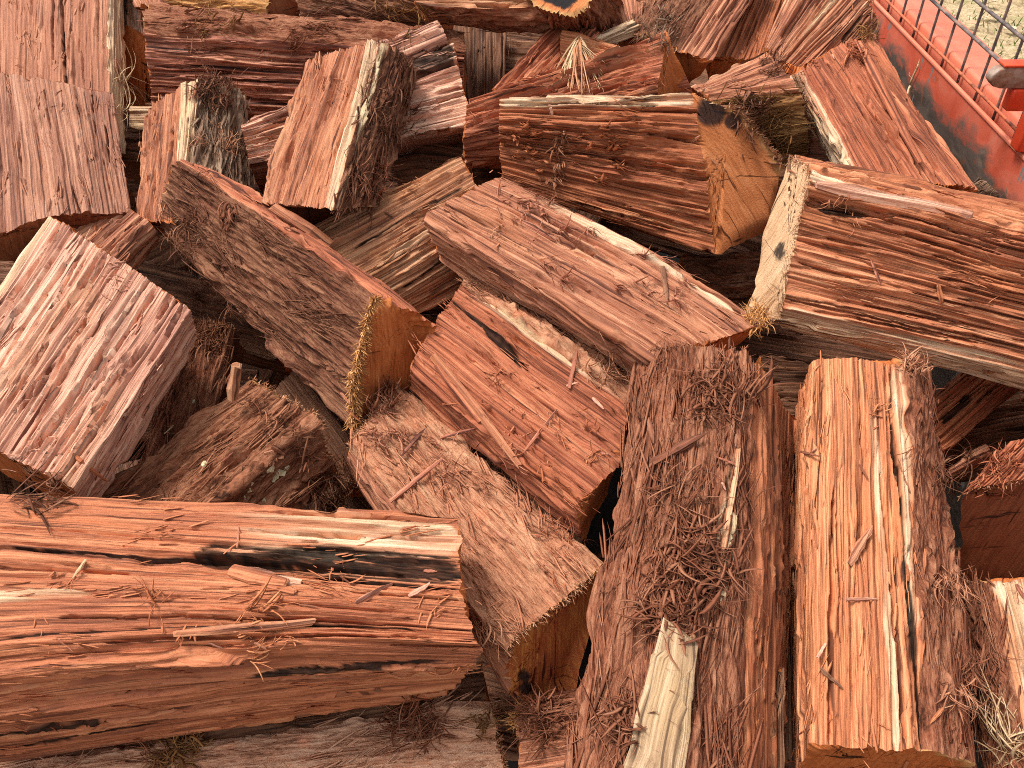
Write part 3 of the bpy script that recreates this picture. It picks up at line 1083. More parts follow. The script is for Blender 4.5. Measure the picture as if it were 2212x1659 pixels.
    if fib and isB.any():
        cand = np.nonzero(isB)[0]
        Pb, Nb = P[:, cand].reshape(-1, 3), N[:, cand].reshape(-1, 3)
        fm = fibre_mat(fibpal or bark)
        strands_on(root, Pb, Nb, axis, fm, rng, int(fib * 1.1), fiblen * 1.1, .0009, lift=.0014, spread=.24, loose=.20)
        strands_on(root, Pb, Nb, axis, fm, rng, int(fib * .35), fiblen * .8, .00045, lift=.003, spread=.6, loose=.8)
    wd_ = [j for j in range(n) if fk[j] in 'WS']
    if wd_ and chips:
        cand = np.nonzero(np.isin(cj, wd_))[0]
        ar = L * sum(W[j] for j in wd_)
        strands_on(root, P[:, cand].reshape(-1, 3), N[:, cand].reshape(-1, 3), axis, fibre_mat(pal), rng, int(ar * 2600 * chips), .022, .0008,
                   lift=.0012, spread=.16, loose=.16, name="raised_splinters")
        strands_on(root, P[:, cand].reshape(-1, 3), N[:, cand].reshape(-1, 3), axis, fibre_mat(pal), rng, int(ar * 700 * chips), .014, .0006,
                   lift=.0022, spread=.9, loose=.5, name="raised_splinters")
    if fuzz:
        for ch in fuzzend:
            ring, nn = capinfo[ch]
            cols = np.nonzero(isB)[0] if isB.any() else np.nonzero(~isH)[0]
            pr, nr_ = ring[cols], nn[cols]
            sgn = -1 if ch == 'A' else 1
            cnt = int(fuzz * 2.6)
            pick = rng.randint(0, len(pr), cnt)
            t = np.linspace(0, 1, 5)
            ln = rng.uniform(.002, .008 if fuzzpal != 'gold' else .013, cnt)
            dr = axis[None] * sgn * rng.uniform(.2, 1.0, cnt)[:, None] + nr_[pick] * rng.uniform(-.5, .9, cnt)[:, None] + rng.normal(0, .3, (cnt, 3))
            dr /= np.linalg.norm(dr, axis=1, keepdims=True)
            path = (pr[pick] + nr_[pick] * rng.uniform(-.006, .001, cnt)[:, None])[:, None] + dr[:, None] * (ln[:, None] * t)[..., None]
            path += rng.normal(0, .25, (cnt, 1, 3)) * (ln[:, None] * t ** 2)[..., None]
            V, F, G = strand_mesh(path, rng.uniform(.0003, .0008, cnt), rng.uniform(0, 1, cnt))
            o = new_mesh("frayed_fibre", V, F, fibre_mat(fuzzpal), root, {'grain': G})
            o['kind'] = "stuff"
    print("%-4s L=%.3f W=%s" % (key, L, " ".join("%s%.3f" % (fk[j], W[j]) for j in range(n))))
    return info


# ---- the heap
# lower layer: what shows dark in the gaps
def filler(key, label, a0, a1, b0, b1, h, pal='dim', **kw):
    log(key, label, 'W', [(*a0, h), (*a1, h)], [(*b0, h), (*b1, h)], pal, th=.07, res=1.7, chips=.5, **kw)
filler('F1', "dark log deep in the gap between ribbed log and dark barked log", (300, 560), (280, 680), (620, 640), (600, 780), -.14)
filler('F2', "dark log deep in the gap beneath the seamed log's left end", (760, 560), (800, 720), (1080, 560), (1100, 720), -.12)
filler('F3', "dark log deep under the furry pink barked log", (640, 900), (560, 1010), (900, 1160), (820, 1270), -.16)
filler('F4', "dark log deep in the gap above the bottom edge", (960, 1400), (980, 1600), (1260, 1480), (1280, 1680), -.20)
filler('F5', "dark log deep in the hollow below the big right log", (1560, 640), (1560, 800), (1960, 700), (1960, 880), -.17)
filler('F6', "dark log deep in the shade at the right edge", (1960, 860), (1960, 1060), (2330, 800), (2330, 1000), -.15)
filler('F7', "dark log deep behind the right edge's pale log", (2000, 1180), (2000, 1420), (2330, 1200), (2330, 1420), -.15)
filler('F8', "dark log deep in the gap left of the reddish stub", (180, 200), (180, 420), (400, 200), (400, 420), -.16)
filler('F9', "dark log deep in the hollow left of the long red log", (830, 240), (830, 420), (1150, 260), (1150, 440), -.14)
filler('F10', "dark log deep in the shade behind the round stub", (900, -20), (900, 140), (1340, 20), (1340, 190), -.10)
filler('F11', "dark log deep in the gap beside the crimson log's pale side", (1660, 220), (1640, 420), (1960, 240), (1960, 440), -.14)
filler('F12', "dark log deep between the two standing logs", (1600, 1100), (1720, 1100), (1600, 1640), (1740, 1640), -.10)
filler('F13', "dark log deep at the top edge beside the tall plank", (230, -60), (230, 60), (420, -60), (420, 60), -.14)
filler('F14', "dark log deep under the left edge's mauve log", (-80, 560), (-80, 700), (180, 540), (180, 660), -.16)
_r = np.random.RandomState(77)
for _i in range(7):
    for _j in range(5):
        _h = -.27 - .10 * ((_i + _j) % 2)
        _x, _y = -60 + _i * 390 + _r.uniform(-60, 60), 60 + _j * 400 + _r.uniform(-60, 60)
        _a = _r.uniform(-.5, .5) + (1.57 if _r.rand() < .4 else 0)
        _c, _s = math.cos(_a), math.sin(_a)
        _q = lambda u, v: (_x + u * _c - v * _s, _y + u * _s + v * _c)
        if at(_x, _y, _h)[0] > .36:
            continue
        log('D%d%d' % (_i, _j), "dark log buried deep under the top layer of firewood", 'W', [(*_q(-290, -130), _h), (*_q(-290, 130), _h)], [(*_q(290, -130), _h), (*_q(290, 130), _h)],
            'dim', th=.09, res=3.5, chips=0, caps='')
# top left
log('L1', "tall tan plank of firewood with dark crack at the top left corner", 'WS',
    [(-60, -90, .02), (234, -90, .02), (262, -90, -.01)], [(-60, 330, .02), (238, 330, .02), (272, 330, -.02)], 'plainsalmon', th=.10,
    marks=[('crack', 0, .655, .69, 0, 1, .0022, .010), ('resin', 0, .655, .69, 0, 1, .0025, .0)], rough=0.4, amp=0.6, cracks=25, slats=6)  # the resin mark blackens the crack, its shade put into the colour
log('L2', "broad mauve split log leaning over the plank at the left edge", 'WW',
    [(-80, 158, .06), (57, 166, .07), (246, 207, .06)], [(-80, 535, .07), (104, 468, .08), (282, 458, .05)], 'mauve', end='dark', th=.10, rough=0.5, bigcracks=1, cracks=30, amp=0.65, slats=8)
log('L46a', "pale fibrous block wedged behind the reddish stub", 'S', [(278, 222, .0), (284, 275, -.02)], [(370, 222, .0), (370, 275, -.02)], 'cream', th=.06, res=1.5)
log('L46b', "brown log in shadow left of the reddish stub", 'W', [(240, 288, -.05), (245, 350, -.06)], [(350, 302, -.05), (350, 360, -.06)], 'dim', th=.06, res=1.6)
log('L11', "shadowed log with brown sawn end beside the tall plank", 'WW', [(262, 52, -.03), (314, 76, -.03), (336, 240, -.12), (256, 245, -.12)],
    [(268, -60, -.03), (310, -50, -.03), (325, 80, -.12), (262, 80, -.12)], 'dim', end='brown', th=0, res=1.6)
log('L13b', "small pink log cut off by the top edge near the tall plank", 'W', [(255, -70, .0), (330, -70, .0)], [(295, 16, .0), (372, 22, .0)], 'pink', th=.06, res=1.6)
log('L13', "fibrous tan log with purple brown sawn end at the top edge", 'B', [(330, -60, .03), (385, 42, -.02), (420, 60, -.08)],
    [(598, -55, .03), (574, 56, -.01), (690, 62, -.05)], 'tan', bark='gold', end='dark', th=0, fib=120, res=1.4)
log('L14', "grey weathered bark log behind the long dark red log", 'B', [(640, -70, .03), (655, 62, -.02)], [(955, 15, .03), (950, 80, -.02)], 'dim', th=.08, fib=160, res=1.3, bark='bark')
log('L10', "long dark red log with bark edge lying across the upper left", 'BW',
    [(326, 18, .0), (311, 72, .03), (333, 235, -.05)], [(1000, 80, .0), (1002, 112, .03), (1006, 265, -.05)], 'plum', bark='redbark', th=.07, fib=120, rough=1.5, amp=1.3, cracks=120, bigcracks=7, slats=40)
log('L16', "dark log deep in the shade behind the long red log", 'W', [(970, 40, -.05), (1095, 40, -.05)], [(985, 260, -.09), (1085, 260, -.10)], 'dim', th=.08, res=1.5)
log('L15', "overhanging log with torn pale end and dark bark underside at the top edge", 'WB',
    [(884, -30, .08), (893, 12, .07), (950, 42, .0)], [(1190, -30, .08), (1180, 16, .07), (1205, 62, .0)], 'tan', bark='redbark', th=.06, fib=60, jag=2.5)
log('L15b', "round stub with cream ring and black resin on its end at the top edge", 'BBBB',
    [(1125, -50, .08), (1140, -8, .09), (1212, 30, .09), (1276, 0, .09), (1290, -60, .08)],
    [(1180, 10, .0), (1190, 48, .0), (1240, 82, .0), (1312, 72, .0), (1340, 0, .0)], 'tan', bark='redbark', end='ochre', th=0, fib=80, fiblen=.02, bulge=.05, core=.62)
log('L17', "dark red log leaning up beside the shaded hollow", 'W', [(1058, 192, .03), (1160, 240, .03)], [(1212, 48, .03), (1300, 70, .03)], 'red', th=.08, rough=1.3)
log('L18', "small orange block behind the tufted log", 'W', [(1211, 62, .045), (1212, 150, .03)], [(1335, 92, .045), (1345, 170, .03)], 'orange', th=.06, res=1.2)
log('L34', "small pink wedge at the top edge right of the round stub", 'W', [(1290, -50, .0), (1400, -50, .0)], [(1340, 52, .0), (1390, 40, .0)], 'pink', th=.06, res=1.5)
log('L33', "pale cream splinter log pointing at the round stub", 'W', [(1280, 84, .03), (1300, 105, .01)], [(1368, 40, .03), (1390, 75, .01)], 'cream', th=.03, res=1.4)
log('L31', "dark orange log in shade between two split logs at top", 'W', [(1520, 120, .0), (1680, 140, .0)], [(1610, -50, .0), (1730, -50, .0)], 'rust', th=.08, res=1.2)
log('L32', "split log with shaggy bark side pointing to the top edge", 'BW', [(1338, 90, -.02), (1466, 112, .04), (1537, 130, .04)], [(1430, -60, -.02), (1580, -60, .04), (1668, -60, .04)],
    'pink', th=.08, fib=200, bark='bark')
log('L30', "wide striped log with frayed end beside the red trailer side", 'WW', [(1648, 98, .03), (1700, 156, .03), (1830, 170, .0)], [(1722, -50, .03), (1862, -14, .03), (1896, 58, .0)],
    'pink', th=.08, fuzz=140, fuzzend='B', marks=[('crack', 0, .35, .3, .2, 1, .004, .009), ('pale', 0, .7, .7, .3, 1, .004), ('resin', 1, .4, .4, .5, .85, .004)], bigcracks=4)
log('L29', "long crimson log lying down towards the trailer side", 'SWW', [(1700, 172, .0), (1722, 156, .05), (1836, 88, .06), (1882, 76, .03)],
    [(1812, 368, .0), (1850, 385, .05), (2056, 400, .06), (2112, 412, .03)], 'red', M={3: (1962, 222)}, th=.08, rough=1.2, marks=[('pale', 1, .02, .02, 0, 1, .004), ('crack', 1, .97, .97, .1, .9, .004, .012)], bigcracks=3)
log('L50', "grey bark stub poking out below the crimson log", 'B', [(2070, 418, .0), (2092, 450, .0)], [(2112, 384, .02), (2160, 425, .02)], 'dim', bark='grey', th=.05, fib=80, fiblen=.015, res=1.3, name="firewood_stub")
log('L21', "short log with golden shaggy bark behind the big sawn block", 'WB', [(1496, 188, .05), (1538, 216, .065), (1560, 320, -.02)], [(1650, 106, .05), (1730, 200, .065), (1744, 330, -.02)],
    'pink', bark='goldbark', th=.07, fib=420, fiblen=.03, fuzz=150, fuzzpal='bark', fuzzend='B')
log('L9', "narrow tan log tipped up behind the leaning barked log", 'W', [(780, 105, .06), (795, 170, .05)], [(945, 35, .06), (968, 92, .05)], 'peach', th=.05, rough=.8)
log('L8', "pale ribbed log lying behind the leaning barked log", 'W', [(518, 262, .045), (538, 356, .02)], [(982, 96, .045), (1016, 268, .02)], 'peach', th=.09,
    marks=[('resin', 0, .15, .12, .75, 1, .012)], rough=1.0, amp=1.1, cracks=130, bigcracks=8)
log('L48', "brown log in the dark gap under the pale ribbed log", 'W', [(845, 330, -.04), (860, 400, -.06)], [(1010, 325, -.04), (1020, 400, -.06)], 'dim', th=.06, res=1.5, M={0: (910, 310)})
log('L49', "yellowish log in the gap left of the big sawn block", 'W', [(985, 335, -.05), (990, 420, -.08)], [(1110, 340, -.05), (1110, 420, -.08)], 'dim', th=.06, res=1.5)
log('L19', "long red log with pale fibre tuft and triangular sawn end", 'WWhh', [(1020, 207, .06), (1000, 298, .05), (1000, 370, -.02), (1060, 300, -.06)],
    [(1441, 66, .075), (1420, 206, .07), (1430, 300, .0), (1500, 210, .01)], 'red', end='brown', th=0, rough=1.4, amp=1.3, marks=[('crack', 0, .75, .72, .55, .95, .004, .012), ('crack', 0, .5, .45, .1, .7, .003, .009)], cracks=100, bigcracks=5, slats=36)
log('L5', "reddish upright stub with grey bark and pale sapwood edge", 'WSB', [(312, 258, .03), (393, 180, .065), (428, 172, .06), (526, 218, .0)],
    [(284, 472, .03), (380, 480, .065), (402, 480, .06), (548, 460, .0)], 'salmon', bark='grey', th=.07, fib=320, fuzz=120, fuzzpal='bark', fuzzend='A', marks=[('crack', 0, .78, .82, .3, .9, .003, .010)])
log('L7', "leaning log with salmon split face and shaggy bark on its right", 'WB', [(652, 138, .09), (820, 88, .125), (890, 176, .04)], [(560, 442, .09), (718, 455, .125), (806, 440, .05)],
    'salmon', bark='bark', end='dark', th=.05, fib=420, fuzz=60, fuzzpal='bark', rough=1.1, marks=[('pale', 0, .93, .96, 0, 1, .006), ('pale', 1, .05, .06, 0, 1, .004)])
log('L20', "big sawn block with orange end grain and pale top edge", 'WhhBS', [(1078, 214, .12), (1084, 400, .05), (1180, 430, -.02), (1250, 300, .02), (1150, 216, .10)],
    [(1497, 204, .125), (1546, 553, .02), (1655, 500, -.01), (1692, 364, .05), (1572, 234, .11)], 'rust', bark='bark', end='ochre', th=0, spots=((1535, 240, 30), (1585, 262, 18)), fib=160, fuzz=160, fuzzend='B',
    marks=[('pale', 0, .03, .03, 0, 1, .007), ('crack', 0, .48, .52, .55, 1, .004, .012), ('torn', 0, .40, .46, .0, .9, .028), ('crack', 0, .50, .42, .0, .6, .006, .008)], rough=0.9, cracks=80, bigcracks=4, slats=40)
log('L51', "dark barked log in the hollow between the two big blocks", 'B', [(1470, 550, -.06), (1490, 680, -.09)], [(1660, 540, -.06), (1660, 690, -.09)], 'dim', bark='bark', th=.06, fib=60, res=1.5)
log('L23', "tan log with black seam tucked under the long pink log", 'WS', [(650, 498, .06), (790, 598, .06), (852, 705, .0)], [(988, 329, .06), (1050, 438, .06), (1070, 592, .0)], 'tan', th=.08,
    marks=[('char', 0, .62, .60, .1, .9, .0014), ('char', 1, .45, .4, .2, .7, .0018), ('pale', 0, .95, .95, .1, .9, .006)], rough=1.1, fuzz=20, sap='tan')
log('L22', "long pink log strewn with splinters across the centre", 'WW', [(1085, 384, .095), (912, 467, .11), (965, 565, .04)], [(1650, 705, .095), (1420, 778, .11), (1390, 832, .04)], 'pink', th=.06,
    M={0: (1372, 522)}, marks=[('pale', 0, .12, .10, .1, .9, .005), ('crack', 0, .30, .25, .2, .8, .003, .005)], rough=0.9, cracks=60)
log('L3', "small pink block squeezed behind the big ribbed log", 'WW', [(95, 525, .05), (215, 600, .05), (240, 650, .0)], [(235, 420, .05), (330, 490, .05), (352, 518, .0)], 'pink', th=.06, rough=.9, bigcracks=3)
log('L47', "dark barked log in shade right of the big ribbed log", 'B', [(290, 1010, -.09), (430, 1070, -.09)], [(415, 700, -.07), (508, 715, -.07)], 'dim', bark='redbark', th=.07, fib=120, fuzz=120, fuzzend='B', res=1.2)
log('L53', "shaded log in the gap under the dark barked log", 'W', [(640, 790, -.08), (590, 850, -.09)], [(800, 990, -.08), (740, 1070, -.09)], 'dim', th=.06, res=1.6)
log('L36', "barked log with cream lichen spots and tan fuzzy rim", 'BB', [(205, 1085, -.01), (400, 1150, .03), (530, 1210, -.03)], [(545, 826, .01), (680, 900, .045), (728, 1035, -.04)], 'dim', th=.06, fuzzend='B', fib=260, fuzz=140, bark='brownbark', bamp=1.7, bulge=0.0)
log('L4', "big ribbed cream and pink log at the left edge", 'SWW', [(110, 478, .065), (118, 470, .095), (414, 668, .095), (420, 735, .02)], [(-185, 900, .05), (-160, 890, .095), (160, 1058, .095), (185, 1110, .02)], 'peach', th=.05, amp=1.0, cracks=150, bigcracks=16, rough=0.6, slats=12)
log('L35', "furry pink barked log with red and gold sawn end", 'BWhh', [(868, 836, .02), (752, 972, .03), (765, 1040, -.05), (900, 1000, -.08)], [(1306, 1222, .04), (1092, 1402, .05), (1128, 1518, -.03), (1240, 1500, -.04)],
    'pink', bark='pinkbark', end='redgold', th=0, spots=((1132, 1460, 16), (1138, 1490, 20)), fiblen=.022, fibpal='pink', fuzzend='AB', bulge=.05, fuzz=150, fib=360)
log('L24', "log with black resin seam in the middle of the heap", 'BWWW', [(1016, 597, .04), (1000, 615, .06), (936, 700, .066), (886, 797, .07), (895, 838, .02)], [(1388, 846, .04), (1362, 864, .06), (1337, 1012, .066), (1243, 1097, .07), (1262, 1165, .02)],
    'red', bark='pinkbark', end='ochre', th=.05, fib=60, marks=[('pale', 1, .06, .06, .05, .95, .004), ('char', 1, .40, .50, .0, .26, .0030), ('char', 1, .49, .62, .22, .47, .0052), ('step', 2, .75, .7, .0, .8, .0, .006)], rough=0.8, amp=0.9, slats=26)
log('L6', "dark brown barked log with triangular rust sawn end", 'WB', [(402, 353, .085), (385, 346, .10), (347, 498, .03), (480, 560, -.04)], [(943, 707, .075), (812, 636, .115), (757, 916, .03), (872, 836, -.03)], 'red', bark='bark', end='brown', th=0, fiblen=.03, fuzz=900, fuzzend='B', bulge=.07, M={0: (655, 492)}, fuzzpal='gold', fib=420)
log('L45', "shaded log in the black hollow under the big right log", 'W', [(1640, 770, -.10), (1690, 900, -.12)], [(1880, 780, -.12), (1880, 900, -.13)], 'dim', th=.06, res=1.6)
log('L43', "shaded rust log under the right end of the big log", 'W', [(1950, 905, -.06), (2025, 992, -.06)], [(2130, 760, -.07), (2215, 835, -.07)], 'rust', th=.07, marks=[('resin', 0, .55, .5, .25, .6, .006)])
log('L44', "thin split stake in the shaded gap by the right edge", 'W', [(2022, 1020, -.07), (2036, 1038, -.07)], [(2130, 962, -.07), (2142, 985, -.07)], 'pink', th=.015, name="firewood_splint")
log('L42', "dark red log with sawn end facing out at the right edge", 'Whhh', [(2080, 1062, .04), (2340, 1022, .04), (2340, 1250, -.08), (2072, 1258, -.08)], [(2185, 958, .04), (2420, 930, .04), (2420, 1010, -.08), (2180, 1010, -.08)], 'red', end='dark', th=0,
    fuzz=40, fuzzend='A')
log('L41', "pale log with shaggy left bark in the lower right corner", 'BW', [(2078, 1262, .0), (2142, 1254, .05), (2340, 1240, .05)], [(2168, 1740, .01), (2245, 1740, .06), (2440, 1720, .06)], 'tan', bark='redbark', th=.07, fib=320,
    marks=[('pale', 1, .15, .2, 0, 1, .010)])
log('L27', "orange log with pale and black stripes standing on the right", 'WWB', [(1713, 890, .01), (1758, 768, .10), (1946, 786, .10), (2004, 806, .05)], [(1722, 1720, .02), (1750, 1606, .10), (2002, 1619, .10), (2102, 1662, .05)],
    'orange', end='brown', th=.06, fib=220, fuzz=80, fuzzpal='pink', fuzzend='A', bulge=.05,
    marks=[('pale', 1, .955, .93, 0, .75, .0045), ('char', 1, .86, .885, .02, .55, .0008), ('char', 1, .885, .985, .56, 1, .0032), ('crack', 1, .70, .80, .35, 1, .0012, .008), ('resin', 0, .5, .6, .05, .45, .004), ('pale', 1, .64, .74, .1, 1, .0035)], rough=0.55, amp=0.75, cracks=40, bark='redbark', bigcracks=2, slats=10)
log('L26', "narrow brown stake between the two standing logs", 'W', [(1676, 1446, .075), (1698, 1440, .075)], [(1676, 1740, .075), (1708, 1740, .075)], 'dim', th=.02, name="firewood_splint")
log('L28', "big log with pale split end and knot on the right", 'WWShh', [(1711, 332, .12), (1752, 365, .15), (1684, 690, .05), (1614, 682, .03), (1655, 500, .05)], [(2360, 478, .12), (2360, 540, .15), (2360, 838, .05), (2360, 880, .0), (2360, 620, .0)],
    'redorange', end='cream', th=0, spots=((1684, 546, 11), (1688, 530, 6)), fuzz=120, fuzzend='A', marks=[('pale', 1, .03, .03, 0, .3, .008), ('crack', 1, .22, .16, .0, .30, .004, .012), ('char', 1, .24, .20, .05, .22, .0035), ('pale', 1, .97, .97, 0, 1, .009)], rough=1.15, cracks=110, bigcracks=8, slats=26)
log('L38', "furry barked log cut off by the bottom edge", 'WB', [(-80, 1600, -.14), (-80, 1668, -.06), (-80, 1840, -.06)], [(1030, 1400, -.13), (1056, 1513, -.05), (1108, 1740, -.05)], 'dim', th=.07, fib=520, fiblen=.025, fuzzend='B', bulge=.04, fuzzpal='tan', fuzz=110, bark='litbark', fibpal='litbark')
log('L40', "small pink log with yellow fuzzy rim at the bottom edge", 'BW', [(1150, 1535, -.05), (1118, 1574, .0), (1124, 1760, .0)], [(1340, 1490, -.05), (1340, 1535, .0), (1340, 1740, .0)], 'pink', bark='redbark', th=.06, fib=160, fuzz=120, fuzzend='A', end='ochre', fuzzpal='gold')
log('L37', "large orange log with black streaked seams at lower left", 'WWWW',
    [(-70, 1064, .11), (-70, 1178, .125), (-70, 1448, .12), (-70, 1560, .06), (-70, 1655, -.03)], [(986, 1108, .11), (994, 1268, .122), (1042, 1412, .115), (1022, 1452, .07), (940, 1508, -.03)], 'plainorange', end='brown', th=.05, rough=.5, amp=.7, cracks=30, bigcracks=0,
    M={2: (450, 1402, .122), 3: (500, 1492, .065)}, jag=1.5,
    marks=[('char', 0, .985, .90, 0, .64, .0019)] + [('char', 0, .90 - .030 * q - .004 * (q % 3), .93 - .035 * q, .50 + .022 * q, 1, .0008 + .0007 * ((q * 7) % 4) / 3) for q in range(10)]
          + [('resin', 0, .90, .82, .48, 1, .015, .001), ('char', 1, .015, .03, .72, 1, .0022), ('pale', 0, .45, .4, .5, 1, .022, .0), ('pale', 1, .45, .40, .0, .25, .004, .0),
           ('char', 1, .80, .70, 0, .9, .0013), ('ridge', 1, .90, .83, .0, .60, .007, .007), ('ridge', 1, .58, .62, .22, .62, .0045, .004), ('ridge', 1, .80, .86, .64, 1, .006, .007), ('ridge', 1, .36, .40, .5, .85, .004, .003), ('ridge', 2, .30, .22, .05, .55, .006, .006), ('ridge', 2, .72, .55, .35, .9, .007, .006), ('crack', 0, .985, .90, 0, .9, .0016, .006), ('crack', 1, .62, .66, .2, 1, .0014, .007), ('crack', 1, .9, .80, .3, 1, .0014, .007), ('step', 1, .88, .86, .0, .62, .0, .004),
           ('char', 2, .60, .35, .55, .93, .0026), ('crack', 2, .5, .35, .2, .7, .0022, .008), ('crack', 2, .8, .6, .3, .95, .002, .008), ('crack', 3, .2, .3, .1, .8, .0016, .007), ('char', 3, .30, .25, .02, .26, .0045), ('char', 3, .66, .55, .05, .40, .0028)], slats=6)
log('L25', "big fibrous brown barked log standing right of centre", 'BBW', [(1388, 788, .08), (1480, 745, .13), (1626, 772, .12), (1720, 908, .02)], [(1212, 1740, .10), (1400, 1740, .145), (1600, 1740, .13), (1690, 1740, .03)], 'rust', bark='redbark', th=.05, fiblen=.04, fuzzpal='redbark', fuzzend='A', bulge=.05, marks=[('pale', 1, .78, .62, .25, .62, .006)], fib=900, fuzz=60)
# ------------------------------------------------------------------ smaller things on and between the logs
bpy.context.view_layer.update()
DG = bpy.context.evaluated_depsgraph_get()


def hit(px, py):
    d = ray(px, py)
    ok, loc, nrm, i, o, m = scene.ray_cast(DG, Vector(CAM), Vector(d).normalized(), distance=8.0)
    if not ok:
        return None
    n = np.array(nrm)
    if n @ d > 0:
        n = -n
    return np.array(loc), n, o


def sliver(pts, w, pal, label, group="loose splinters scattered over the firewood", lift=.0012, name="wood_splinter", tip=.0, thick=.38, up=.0, free=False, cat="splinter", ragged=1.0):
    """a split sliver lying along the bearings pts, touching what it lies on"""
    rs = np.random.RandomState(int(abs(pts[0][0] * 13 + pts[0][1] * 7)) % 99991)
    P, N = [], []
    k = 7 if len(pts) == 2 else len(pts)
    for i in range(k):
        f = i / (k - 1)
        if len(pts) == 2:
            q = (pts[0][0] * (1 - f) + pts[1][0] * f, pts[0][1] * (1 - f) + pts[1][1] * f)
        else:
            q = pts[i]
        if free:
            P.append(at(q[0], q[1], q[2]))
            N.append(norm(CAM - P[-1]))
            continue
        h = hit(q[0], q[1])
        if h is None:
            return None
        P.append(h[0] + h[1] * lift)
        N.append(h[1])
    P, N = np.array(P), np.array(N)
    if not free:
        # straighten: a stiff sliver bridges hollows and keeps to the high spots
        n = norm(N.mean(0))
        line = np.linspace(0, 1, k)[:, None] * (P[-1] - P[0]) + P[0]
        hgt = (P - line) @ n
        if np.ptp(hgt) > .02:
            return None
        P = line + (P - line) * .25 + n[None] * max(0, (hgt * .75).max()) + n[None] * (np.linspace(0, 1, k) ** 2 * up)[:, None]
        N = np.tile(n, (k, 1))
    t = np.gradient(P, axis=0)
    t /= np.linalg.norm(t, axis=1, keepdims=True)
    side = np.cross(N, t)
    side /= np.linalg.norm(side, axis=1, keepdims=True)
    nn = np.cross(t, side)
    prof = np.interp(np.linspace(0, 1, k), [0, .2, .75, 1], [.55 + .3 * rs.rand(), 1, .85, tip + .25])
    V = []
    for i in range(k):
        a = w * prof[i] * .5
        j = rs.normal(0, .10, 6) * w * ragged
        for c, (x, z) in enumerate(((-1, -.3), (-.75, .75), (.2, 1.0), (1, .35), (.85, -.4), (0, -.55))):
            V.append(P[i] + side[i] * (x * a + j[c] * .6) + nn[i] * (z * a * thick * 1.6 + j[c] * .25) + t[i] * (j[c] * 1.5 if i in (0, k - 1) else 0))
    V = np.array(V)
    base = V.mean(0)
    F = []
    for i in range(k - 1):
        for c in range(6):
            d = (c + 1) % 6
            F.append((i * 6 + c, i * 6 + d, (i + 1) * 6 + d, (i + 1) * 6 + c))
    F.append(tuple(range(5, -1, -1)))
    F.append(tuple((k - 1) * 6 + c for c in range(6)))
    ln = np.linalg.norm(P[-1] - P[0])
    G = np.stack([np.repeat(np.linspace(0, ln, k), 6), np.tile(np.linspace(0, w, 6), k), np.full(len(V), rs.uniform(0, 40))], -1)
    z = np.zeros(len(V))
    o = new_mesh(name, V - base, F, wood_mat(pal), None, {'grain': G, 'pale': z, 'resin': z}, smooth=False)
    o.location = base
    tag(o, label, cat, group)
    return o


def tangle(root, px, py, rad_px, count, length, rad, pal, name="bark_fibre", direction=None, spread=1.0, curl=.6, up=.25, lift=.002, seed=1):
    """a matted clump of torn fibre grown out of the log it belongs to"""
    rs = np.random.RandomState(seed + int(px))
    P, N = [], []
    for i in range(max(10, count // 8)):
        a, r = rs.uniform(0, 6.283), rad_px * math.sqrt(rs.rand())
        h = hit(px + math.cos(a) * r, py + math.sin(a) * r)
        if h:
            P.append(h[0])
            N.append(h[1])
    if not P:
        return
    P, N = np.array(P), np.array(N)
    pick = rs.randint(0, len(P), count)
    p, n = P[pick] + rs.normal(0, .0025, (count, 3)), N[pick]
    k = 7
    t = np.linspace(0, 1, k)
    if direction is None:
        d = rs.normal(0, 1, (count, 3))
    else:
        d = np.array(direction)[None] + rs.normal(0, spread, (count, 3))
    d -= n * (d * n).sum(1, keepdims=True)
    d /= np.linalg.norm(d, axis=1, keepdims=True) + 1e-9
    ln = length * rs.uniform(.4, 1.2, count)
    sd = np.cross(n, d)
    path = p[:, None] + d[:, None] * (ln[:, None] * t)[..., None] + sd[:, None] * (ln * rs.normal(0, curl, count))[:, None, None] * (t ** 2)[None, :, None]
    arch = rs.uniform(0, up, count)[:, None] * np.sin(t * math.pi * .8)[None] * ln[:, None]
    path += n[:, None] * (arch + rs.uniform(0, lift, count)[:, None])[..., None]
    V, F, G = strand_mesh(path, rad * (.35 + 1.4 * rs.rand(count) ** 2), np.clip(rs.normal(.5, .24, count), 0, 1))
    o = new_mesh(name, V - np.array(root.location), F, fibre_mat(pal), root, {'grain': G})
    o['kind'] = "stuff"
    return o


R = lambda k: LOGS[k]['root']


def adir(k, sgn=1):
    return LOGS[k]['axis'] * sgn


# matted bark on the big barked logs
for i, (x, y) in enumerate(((1485, 1190), (1470, 1270), (1520, 1240), (1440, 1330))):
    tangle(R('L25'), x, y, 62, 210, .022, .0013, 'redbark', curl=.8, up=.14, seed=i)
tangle(R('L25'), 1550, 850, 70, 200, .018, .0011, 'redbark', curl=.6, up=.12, seed=8)
tangle(R('L25'), 1450, 830, 60, 140, .030, .0008, 'redbark', adir('L25'), .5, seed=9) if False else None
tangle(R('L25'), 1345, 1560, 50, 170, .022, .0012, 'redbark', curl=.9, up=.12, seed=10)
tangle(R('L25'), 1600, 880, 45, 60, .040, .0014, 'redbark', direction=adir('L25', -1), spread=.5, seed=11)
tangle(R('L25'), 1490, 1060, 70, 90, .03, .0007, 'redbark', curl=.5, seed=12)
tangle(R('L6'), 420, 500, 50, 160, .020, .0006, 'bark', curl=.8, up=.4, seed=13)
tangle(R('L6'), 455, 640, 45, 110, .022, .0006, 'bark', curl=.7, up=.35, seed=14)
tangle(R('L6'), 500, 455, 24, 40, .022, .0011, 'redbark', direction=np.array([.1, -.8, -.2]), spread=.4, seed=15)
